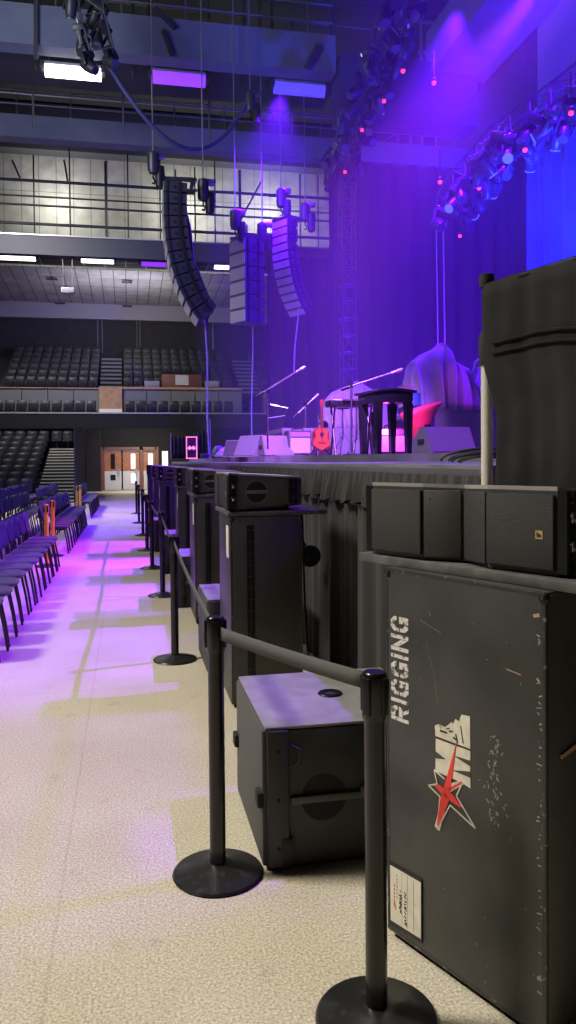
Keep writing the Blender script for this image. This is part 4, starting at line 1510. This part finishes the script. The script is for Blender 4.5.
decal('scuff_marking', sf, 'scratch', .0006)
decal('tan_scuff_marking', [stroke((.50, 1.008), (.55, 1.002), .003), stroke((.592, 1.172), (.612, 1.178), .010), stroke((.603, 1.005), (.612, .995), .006)], 'tan_scratch', .0008)

cases = [c1]
clab = ['black upright case with riveted hinge strip, next to the grey topped subwoofer', 'black upright case standing behind the second subwoofer, third along the line',
        'black upright case in the receding line, fourth from the camera', 'black upright case in the receding line, fifth from the camera', 'black upright case in the receding line, sixth from the camera', 'black upright case in the receding line, farthest from the camera']
c2 = None
for (x, y), l in zip(CX, clab):
    loc = (x + CW / 2, y + CD / 2, 0)
    if c2 is None:
        c2 = case_body('road_case', l, loc, 0, 'upright road cases')
    else:
        dup(c2, loc, 0, l)

# boards on the cases
def board(loc, rz, l, L=1.2, W=.62, cx=0, cy=0):
    t = MB().box((cx, cy, .0155), (W, L, .029), bev=.003).build('plywood_board', 'board')
    t.location = loc
    t.rotation_euler = (0, 0, rz)
    return tag(t, l, 'board', 'boards under the front fill speakers')


board((*cen1.xy, CH), RZ1, 'long dark board on top of the RIGGING case, under the near speaker', 1.10, .56, .085, -.05)
for k, (x, y) in enumerate(CX):
    board((x + CW / 2, y + CD / 2, CH), 0, ('dark board overhanging the hinged case under the second speaker' if k == 0 else 'dark board on the case top under the %s speaker from the camera' % nth(k + 2)), .74, .66, .08, .06)


# ------------------------------------------------------ front-fill speakers
def front_fill(label):
    t = thing('front_fill_speaker', label, 'loudspeaker', (0, 0, 0), 0, 'front fill speakers on the cases')
    W, Hh, D = .73, .25, .48
    hb = .19
    # body: lofted box, taller in front, with V recess in the middle of the front
    yF, yR = -D / 2, D / 2
    top = [(-W / 2, yF), (-.13, yF), (0, yF + .05), (.13, yF), (W / 2, yF), (W / 2, yR), (-W / 2, yR)]
    def hz(y):
        k = (y - yF) / D
        return Hh / 2 + (hb - Hh) / 2 * k
    b = MB()
    lo = [b.bm.verts.new(V(x, y, Hh / 2 - hz(y) + .004)) for x, y in top]
    hi = [b.bm.verts.new(V(x, y, Hh / 2 + hz(y) - .012)) for x, y in top]
    n = len(top)
    for k in range(n):
        b.bm.faces.new((lo[k], lo[(k + 1) % n], hi[(k + 1) % n], hi[k]))
    f1, f2 = b.bm.faces.new(lo[::-1]), b.bm.faces.new(hi)
    bmesh.ops.triangulate(b.bm, faces=[f1, f2])
    b.build('cabinet', 'spk', t, smooth=False)
    # top plate, the light on it painted as a pale colour
    p = MB()
    lo = [p.bm.verts.new(V(x, y, Hh / 2 + hz(y) - .012)) for x, y in top]
    hi = [p.bm.verts.new(V(x, y - .004, Hh / 2 + hz(y))) for x, y in top]
    for k in range(n):
        p.bm.faces.new((lo[k], lo[(k + 1) % n], hi[(k + 1) % n], hi[k]))
    f1, f2 = p.bm.faces.new(lo[::-1]), p.bm.faces.new(hi)
    bmesh.ops.triangulate(p.bm, faces=[f1, f2])
    p.build('top_plate', 'topline', t, smooth=False)
    for s_ in (-1, 1):
        MB().box((s_ * .245, yF - .006, Hh / 2 - .002), (.228, .016, Hh - .04), bev=.005).build('grille', 'grille', t)
        # inclined horn flank
        a, c = V(s_ * .13, yF, 0), V(0, yF + .05, 0)
        mid = (a + c) / 2
        ang = math.atan2(c.y - a.y, c.x - a.x)
        MB().box((mid.x, mid.y - .006, Hh / 2 - .004), ((c - a).length * .9, .008, Hh - .035), rot=(0, 0, ang if s_ < 0 else ang + pi), bev=.003).build('horn_flank', 'spk', t)
        for z in (.045, Hh - .05):
            MB().lathe([(0, 0), (.012, 0), (.012, .008), (0, .008)], 12, T(s_ * .112, yF + .008, z) @ RX(90)).build('fixing_cup', 'rubber', t)
        # side panel with the round divided hand-hole
        sp = MB()
        sp.prism([(yF + .04, .012), (yR - .09, .012 + (Hh - hb) / 2), (yR - .09, Hh - .018 - (Hh - hb) / 2), (yF + .04, Hh - .018)],
                 Matrix(((0, 0, s_, s_ * W / 2), (1, 0, 0, 0), (0, 1, 0, 0), (0, 0, 0, 1))), .006)
        side = sp.build('side_panel', 'spk_side', t, smooth=False)
        mm = T(s_ * (W / 2 + .0055), -.06, Hh / 2) @ RY(90 * s_)
        MB().lathe([(0, 0), (.070, 0), (.070, .002), (0, .002)], 28, mm).build('hand_hole', 'rubber', side)
        rg = MB()
        m2 = T(s_ * (W / 2 + .006), -.06, Hh / 2) @ RY(90 * s_)
        rg.lathe([(.069, 0), (.069, .006), (.076, .006), (.076, 0)], 28, m2)
        rg.box((s_ * (W / 2 + .008), -.06, Hh / 2), (.008, .15, .022), bev=.003)
        rg.build('grip_bar', 'grip', side)
        for yy, nm in ((yF + .025, 'front_rigging'), (yR - .06, 'rear_rigging')):
            rb = MB()
            rb.b2((s_ * (W / 2) - .0, yy - .028, .01 + (.0 if yy < 0 else .025)), (s_ * (W / 2 + .03), yy - .012, Hh - .012 - (.0 if yy < 0 else .025)))
            rb.b2((s_ * (W / 2) - .0, yy + .012, .01 + (.0 if yy < 0 else .025)), (s_ * (W / 2 + .026), yy + .022, Hh - .012 - (.0 if yy < 0 else .025)))
            for z in (.055, .125, .195):
                rb.bar((s_ * W / 2, yy, z), (s_ * (W / 2 + .034), yy, z), .012, 10)
            o = rb.build(nm, 'steel_dark', t, smooth=False)
            for z in (.085, .165):
                pn = MB()
                pn.box((s_ * (W / 2 + .026), yy, z), (.012, .012, .03), bev=.002)
                pn.bar((s_ * (W / 2 + .026), yy - .01, z + .01), (s_ * (W / 2 + .03), yy + .012, z - .012), .004, 6)
                pn.build('locking_pin', 'chrome' if yy < 0 else 'edge', o)
    # gold badge: square rim with a diagonal mark
    bd = MB()
    cx, cz, q, th = .315, Hh * .46, .0115, .0035
    y = yF - .0155
    for a, c in (((cx - q, cz - q), (cx + q, cz - q + th)), ((cx - q, cz + q - th), (cx + q, cz + q)), ((cx - q, cz - q), (cx - q + th, cz + q)), ((cx + q - th, cz - q), (cx + q, cz + q))):
        bd.b2((a[0], y, a[1]), (c[0], y + .003, c[1]))
    bd.prism([(cx - q, cz + q), (cx + q, cz + q), (cx + q, cz - q * .2)], Matrix(((1, 0, 0, 0), (0, 0, -1, y + .003), (0, 1, 0, 0), (0, 0, 0, 1))), .003)
    bd.build('badge', 'gold', t, smooth=False)
    MB().lathe([(.0, 0), (.0, 0)], 3) if False else None
    for sx in (-1, 1):
        for yy in (yF + .1, yR - .1):
            MB().b2((sx * .3 - .02, yy - .02, 0), (sx * .3 + .02, yy + .02, .035)).build('foot', 'rubber', t, smooth=False)
    return t


# facing: local -Y front.  front line on the near case runs (.83,2.597)->(1.15,1.95)
fl_, fr_2 = V(.834, 2.60, 0), V(1.150, 1.950, 0)
fd = (fr_2 - fl_).normalized()
fn_ = V(-fd.y, fd.x, 0)
if fn_.x > 0:
    fn_ = -fn_
th1 = math.atan2(fn_.x, -fn_.y)
BT = CH + .0305
sp1 = front_fill('wide black front fill speaker with gold badge on top of the RIGGING case')
cpos = fl_ + fd * .365 - fn_ * .24
sp1.location = (cpos.x, cpos.y, BT)
sp1.rotation_euler = (0, 0, th1)
for k, (x, y) in enumerate(CX):
    dup(sp1, (x + .24 - .005, y + .375 + .01, BT), radians(-90), ('black front fill speaker with round divided handhole on the hinged case' if k == 0 else 'black front fill speaker on a case in the line, %s from the camera' % nth(k + 2)))


# ----------------------------------------------------------- subwoofers
def subwoofer(label):
    t = thing('subwoofer', label, 'subwoofer', (0, 0, 0), 0, 'ground subwoofers between the cases')
    W, Hh, D = .75, .555, .72
    yF = -D / 2
    MB().box((0, 0, .012 + (Hh - .02) / 2), (W - .01, D - .02, Hh - .022), bev=.006).build('cabinet', 'spk', t)
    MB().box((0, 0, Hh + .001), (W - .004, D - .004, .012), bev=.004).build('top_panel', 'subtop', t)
    MB().box((0, yF + .002, Hh / 2 + .005), (W - .02, .022, Hh - .025), bev=.006).build('front_grille', 'subgrille', t)
    for z in (.275,):
        for sx in (-1, 1):
            MB().box((sx * (W / 2 - .045), yF - .014, z), (.07, .03, .06), bev=.006).build('front_runner', 'rubber', t)
    MB().lathe([(.028, 0), (.052, 0), (.055, .004), (.052, .008), (.028, .008), (.026, 0)], 26, T(0, .0, Hh + .006)).build('pole_socket', 'steel_dark', t)
    MB().lathe([(0, 0), (.028, 0), (.028, .003), (0, .003)], 20, T(0, 0, Hh + .006)).build('socket_hole', 'rubber', t)
    for s_ in (-1, 1):
        col = MB()
        col.box((s_ * (W / 2 - .001), yF + .05, Hh / 2 + .005), (.03, .085, Hh - .02), bev=.008)
        c = col.build('corner_rail', 'spk', t)
        sr = MB()
        for z in (.09, .28, .47):
            sr.lathe([(0, 0), (.008, 0), (.006, .005), (0, .006)], 10, T(s_ * (W / 2 + .014), yF + .05, z) @ RY(90 * s_))
        sr.build('screw', 'rubber', c)
        MB().box((s_ * (W / 2 + .012), yF + .085, .07), (.008, .045, .12), bev=.003).build('corner_plate', 'steel_dark', c)
        MB().tube([V(s_ * (W / 2 + .006), yF + .10, .49), V(s_ * (W / 2 + .02), yF + .135, .475), V(s_ * (W / 2 + .02), yF + .13, .43), V(s_ * (W / 2 + .012), yF + .11, .41)], .006, 6).build('latch_hook', 'edge', t)
        # round hand recess cut by the rail
        m2 = T(s_ * (W / 2 - .006), yF + .235, .27) @ RY(90 * s_)
        MB().lathe([(0, 0), (.092, 0), (.092, .003), (0, .003)], 32, m2).build('hand_recess', 'rubber', t)
        rl_ = MB()
        rl_.box((s_ * (W / 2 + .004), yF + .25, .272), (.022, .30, .030), bev=.006)
        rl_.box((s_ * (W / 2 + .004), yF + .53, .280), (.026, .30, .052), bev=.01)
        rl_.build('side_rail', 'spk_side', t)
    for sx in (-1, 1):
        MB().box((sx * (W / 2 - .05), 0, .008), (.06, D - .06, .016)).build('skid', 'rubber', t, smooth=False)
    return t


SUBS = [(.505, 2.955, 'large grey topped subwoofer on the floor between the two nearest barrier posts'), (.57, 5.80, 'second subwoofer on the floor, just behind the hinged case'),
        (.50, 8.53, 'third subwoofer along the line, with a violet lit top'), (.46, 11.14, 'fourth subwoofer along the line, half hidden by barrier posts'),
        (.44, 13.9, 'fifth subwoofer along the line between far cases'), (.42, 16.6, 'farthest subwoofer along the line between far cases')]
sb0 = None
for x, y, l in SUBS:
    loc = (x + .36, y + .375, 0)
    if sb0 is None:
        sb0 = subwoofer(l)
        sb0.location = loc
        sb0.rotation_euler = (0, 0, radians(-90))
    else:
        dup(sb0, loc, radians(-90), l)

# cables and coil hanging behind the hinged case
for k, (yy, dx, lab) in enumerate(((5.62, .02, 'left of two black cables hanging behind the hinged case'), (5.55, .07, 'right of two black cables hanging behind the hinged case'))):
    tag(MB().tube([V(1.17 + dx, yy, 1.26), V(1.18 + dx, yy + .01, .95), V(1.22 + dx * .5, yy, .6), V(1.20 + dx, yy - .02, .2), V(1.22 + dx, yy, .02)], .008, 6).build('speaker_cable', 'cable'), lab, 'cable', 'speaker cables by the skirt')
p = at(310, 556, Y=5.72)
t = thing('cable_reel', 'round black cable reel hanging against the skirt behind the hinged case', 'cable reel', p, radians(-20))
MB().lathe([(0, -.04), (.075, -.04), (.08, -.03), (.035, -.025), (.035, .025), (.08, .03), (.075, .04), (0, .04)], 24, RX(90)).build('drum', 'rubber', t)
MB().lathe([(0, .04), (.03, .04), (.028, .05), (0, .052)], 16, RX(90)).build('hub', 'grille', t)
MB().bar((0, 0, .02), (-.06, 0, .12), .01).build('hanger', 'cable', t)

# ------------------------------------------- cream pole with black drape
pp = V(1.41, 2.90, 0)
t = thing('drape_pole', 'cream pipe and drape pole at the stage corner holding a black drape', 'drape stand', pp)
MB().lathe([(.024, .006), (.024, 2.0)], 20).build('lower_tube', 'white_pole', t)
MB().lathe([(.019, 2.0), (.019, 2.30)], 16).build('upper_tube', 'steel_dark', t)
MB().lathe([(.0, 1.97), (.030, 1.97), (.032, 1.98), (.032, 2.08), (.026, 2.1), (0, 2.1)], 18).build('collar', 'rubber', t)
MB().lathe([(0, 2.28), (.028, 2.28), (.03, 2.29), (.03, 2.33), (0, 2.34)], 16).build('cap', 'rubber', t)
MB().b2((-.2, -.14, 0), (.14, .14, .006)).build('base_plate', 'steel_dark', t, smooth=False)
dd = V(.25, -.97, 0).normalized()
dn = V(-.97, -.25, 0)
t2_ = thing('black_drape', 'heavy black drape with a stitched seam hanging right of the cream pole', 'drape', pp)


def drp(u, v):
    # u along the drape, v from top to bottom
    s_ = u * 1.3
    zt = 2.285 + .008 * sin(s_ * 9)
    z = zt - v * 2.25
    start = .0 if v < .13 else min(.09, .09 * (v - .13) / .10) - .06 * max(0, v - .25)
    a = dd * (start * (1 - u) ** 2 + s_) + dn * (.02 + (.003 + .016 * v) * sin(s_ * 21 + .5) + .012 * v * sin(s_ * 9 + 2) + .004 * sin(s_ * 47 + 5 * v))
    return V(a.x, a.y, z)


MB().grid(drp, 150, 40).build('cloth', 'cloth_black', t2_, solid=.006)
sm = MB()
for z in (2.05, 2.01):
    sm.tube([drp(i / 80, (2.285 - z + .006 * sin(i * .2)) / 2.25) + dn * .008 for i in range(4, 78)], .006, 5)
sm.build('stitched_seam', 'cloth_black', t2_)
MB().bar(V(0, 0, 2.28), dd * 1.35 + V(0, 0, 2.28), .018, 10).build('cross_bar', 'steel_dark', t2_)
MB().bar(dd * 1.34 + V(0, 0, 0), dd * 1.34 + V(0, 0, 2.28), .022, 10).build('end_pole', 'white_pole', t2_)

# =============================================================== floor chairs
def chair(label, group):
    t = thing('stacking_chair', label, 'chair', (0, 0, 0), 0, group)

    def seat(u, v):
        a = 2 * pi * u
        ca, sa = cos(a), sin(a)
        e = .62
        x = .225 * math.copysign(abs(ca) ** e, ca)
        y = .215 * math.copysign(abs(sa) ** e, sa)
        r, z = [(0, .0), (.93, 0), (1.0, .012), (1.0, .03), (.93, .046), (.5, .052), (0, .05)][v_i(v)]
        return V(x * r, y * r - .02, .435 + z - .02 * (y > .1) * 0)
    def v_i(v):
        return int(round(v * 6))
    MB().grid(seat, 28, 6, closed=True).build('seat', 'seat_fabric', t)

    def back(u, v):
        x = (u - .5) * .44 * (1 - .25 * (2 * v - 1) ** 4)
        return V(x, .205 + .05 * v - .05 * (1 - (2 * u - 1) ** 2) * .6 + .03 * (1 - (2 * u - 1) ** 2), .58 + .29 * v - .03 * abs(2 * u - 1) ** 3 * v)
    MB().grid(back, 12, 8).build('backrest', 'back_fabric', t, solid=.028)
    for s_ in (-1, 1):
        MB().tube([V(s_ * .20, -.24, .004), V(s_ * .195, -.21, .22), V(s_ * .19, -.17, .43)], .0125, 8).build('front_leg', 'chair_leg', t)
        MB().tube([V(s_ * .21, .27, .004), V(s_ * .20, .20, .43), V(s_ * .20, .215, .62), V(s_ * .19, .25, .80)], .0125, 8).build('rear_leg', 'chair_leg', t)
    fr = MB()
    for s_ in (-1, 1):
        fr.bar((s_ * .19, -.17, .425), (s_ * .20, .20, .425), .012)
    fr.bar((-.19, -.17, .425), (.19, -.17, .425), .012).bar((-.2, .2, .425), (.2, .2, .425), .012)
    fr.build('seat_frame', 'chair_leg', t)
    return t


ch0 = None


def put_chair(x, y, l, g):
    global ch0
    rz = radians(90) + random.uniform(-.03, .03)
    loc = (x + random.uniform(-.012, .012), y + random.uniform(-.01, .01), 0)
    if ch0 is None:
        ch0 = chair(l, g)
        ch0.location = loc
        ch0.rotation_euler = (0, 0, rz)
    else:
        dup(ch0, loc, rz, l, g)


# four rows facing the stage, with gaps at the orange posts
def row(xf, segs, name, grp):
    k = 0
    for y0, y1 in segs:
        y = y0
        while y < y1:
            k += 1
            put_chair(xf - .24, y, 'dark upholstered chair in the %s, %s from its near end' % (name, nth(k)), grp)
            y += .535


row(-1.03, ((6.72, 12.3), (14.25, 20.6), (22.9, 29.3)), 'chair row beside the aisle', 'chairs in the front row')
row(-2.02, ((11.5, 20.6), (22.9, 29.3)), 'second chair row from the aisle', 'chairs in the second row')
row(-3.01, ((17.5, 20.6), (22.9, 29.3)), 'third chair row from the aisle', 'chairs in the third row')
row(-4.0, ((23.5, 29.3),), 'fourth chair row from the aisle', 'chairs in the fourth row')

# ================================================================== haze
hz_m = bpy.data.materials.new('stage_haze')
hz_m.use_nodes = True
nt = hz_m.node_tree
nt.nodes.remove(nt.nodes['Principled BSDF'])
vs = nt.nodes.new('ShaderNodeVolumeScatter')
vs.inputs['Color'].default_value = (1, 1, 1, 1)
vs.inputs['Density'].default_value = .007
vs.inputs['Anisotropy'].default_value = .2
nt.links.new(vs.outputs[0], nt.nodes['Material Output'].inputs['Volume'])
hzo = MB().b2((2.4, 8.5, 1.7), (14.6, 29.6, 17.2)).build('stage_haze', hz_m, smooth=False)
hzo['kind'] = 'stuff'
tag(hzo, 'violet lit haze hanging in the air above the stage', 'haze')

# ================================================================ lights
def light(kind, name, loc, tgt, power, color, size=1, spot=60, blend=.5, sizey=None):
    d = bpy.data.lights.new(name, kind)
    d.energy = power
    d.color = color
    if kind == 'AREA':
        d.size = size
        if sizey:
            d.shape = 'RECTANGLE'
            d.size_y = sizey
    else:
        d.shadow_soft_size = size
    if kind == 'SPOT':
        d.spot_size = radians(spot)
        d.spot_blend = blend
    o = bpy.data.objects.new(name, d)
    COL.objects.link(o)
    o.location = loc
    if tgt is not None:
        o.rotation_euler = (Vector(tgt) - Vector(loc)).to_track_quat('-Z', 'Y').to_euler()
    return o


WARM = (1, .93, .80)


def house_and_fill(loc, tgt, p, size, spread, color=WARM):
    o = light('AREA', 'house_and_fill_light', loc, tgt, p, color, size)
    o.data.spread = radians(spread)
    return o


house_and_fill((-9, 5.5, 12.5), (0, 2.2, 0), 510, 2.2, 80)
house_and_fill((-10, 13, 12.5), (-.6, 11.5, 0), 60, 2.2, 75)
house_and_fill((-9, 25, 12.5), (-.5, 24, 0), 480, 2.2, 75)
house_and_fill((1.2, 40.9, 3.15), (.3, 43.6, .6), 150, .8, 170)  # fill added to brighten the doors, no fitting stands here
house_and_fill((-6, 31, 13), (0, 41, 4), 420, 3, 100, (1, .97, .95))
house_and_fill((-4, 6.5, 18), (-1, 4, 0), 150, 5, 80)  # soft overhead fill added to lift the foreground, not a fitting
# wall wash behind the edge beam
for x in (-3.4, 3.2, 8.0):
    light('POINT', 'wall_wash', (x, 42.3, 15.4), None, 430, (1, .98, .85), .3)
# soffit glow and catwalk glow
light('AREA', 'soffit_wash', (0, 40.5, 8.6), (0, 43, 11), 170, (1, .95, 1), 4, sizey=1)
light('AREA', 'catwalk_wash', (-5, 16, 11), (-1, 27, 14.5), 480, (.75, .82, 1), 4)
# violet stage light
VIO = (.25, .03, 1.0)
MAG = (.55, .03, 1.0)
DV = (.11, .004, 1.0)
for y, p, c in ((7.7, 15000, VIO), (10.7, 19000, VIO), (13.7, 17000, MAG)):
    light('SPOT', 'aisle_spot', (8, y + .5, 10.8), (-.6, y + .2, 0), p * 1.1, c, .12, 26, .7)
light('SPOT', 'aisle_spot', (8, 4.5, 10.8), (-.8, 5.0, 0), 4200, VIO, .6, 30, 1)
light('SPOT', 'aisle_spot', (6.5, 4.2, 10.5), (.86, 3.35, .56), 7500, VIO, .10, 4.8, .5)  # extra narrow spot added only to turn the nearest subwoofer top violet
for x, y, p in ((6, 12, 13000), (8, 18, 28000), (7, 24, 29000), (9, 14, 13000), (4.6, 23, 17000)):
    light('SPOT', 'stage_spot', (x, y, 12.5), (x - 1.0, y + 2.0, 1.6), p, DV, .15, 80, .8)
light('SPOT', 'band_fill', (.6, 4.5, 7), (3.1, 12.6, 2.0), 22000, (.45, .16, 1), .15, 26, .7)  # unseen spot added to brighten the gear at the stage front
light('SPOT', 'wedge_fill', (2.6, 3.6, 5.2), S(445, 9.5), 2600, (.30, .02, 1), .1, 18, .7)  # unseen spot added to tint one wedge monitor violet
light('SPOT', 'guitar_spot', (6.5, 11, 9), gl + V(0, 0, .5), 4500, (1, .1, .25), .1, 10, .6)
light('SPOT', 'sheet_spot', (6, 9, 8), (5.6, 12.5, 2.9), 700, (1, .08, .3), .1, 9, .6)
light('SPOT', 'blue_wash', (8.5, 14, 6), (12, 18.5, 9), 15000, (.01, .02, 1), .3, 70, .6)
light('SPOT', 'truss_wash', (9, 12, 4), (8.5, 17, 9.5), 9000, (.03, .05, 1), .3, 50, .8)
light('SPOT', 'beam_fill', (9.5, 10, 9), (10.5, 15, 14), 12000, (.02, .03, 1), .3, 60, .8)  # unseen blue light added to colour the underside of the stage beam
light('POINT', 'riser_glow', (S(391, 11.2).x, S(391, 11.2).y, SZ + .35), None, 40, (.75, .05, .95), .08)
light('SPOT', 'drape_wash', (9, 20, 3), (11, 30, 7), 8000, DV, .4, 110, .9)
w = bpy.data.worlds.new('world')
sc.world = w
w.use_nodes = True
w.node_tree.nodes['Background'].inputs[0].default_value = (.02, .02, .025, 1)
w.node_tree.nodes['Background'].inputs[1].default_value = 1

# ------------------------------------------------------------- view settings
sc.view_settings.view_transform = 'Standard'
sc.view_settings.look = 'None'
sc.view_settings.gamma = 1
sc.view_settings.exposure = 0
sc.view_settings.use_curve_mapping = False
sc.cycles.use_denoising = True
sc.cycles.max_bounces = 5
sc.cycles.diffuse_bounces = 3
sc.cycles.glossy_bounces = 2
sc.cycles.volume_bounces = 0
sc.cycles.sample_clamp_indirect = 4
sc.cycles.caustics_reflective = False
sc.cycles.caustics_refractive = False
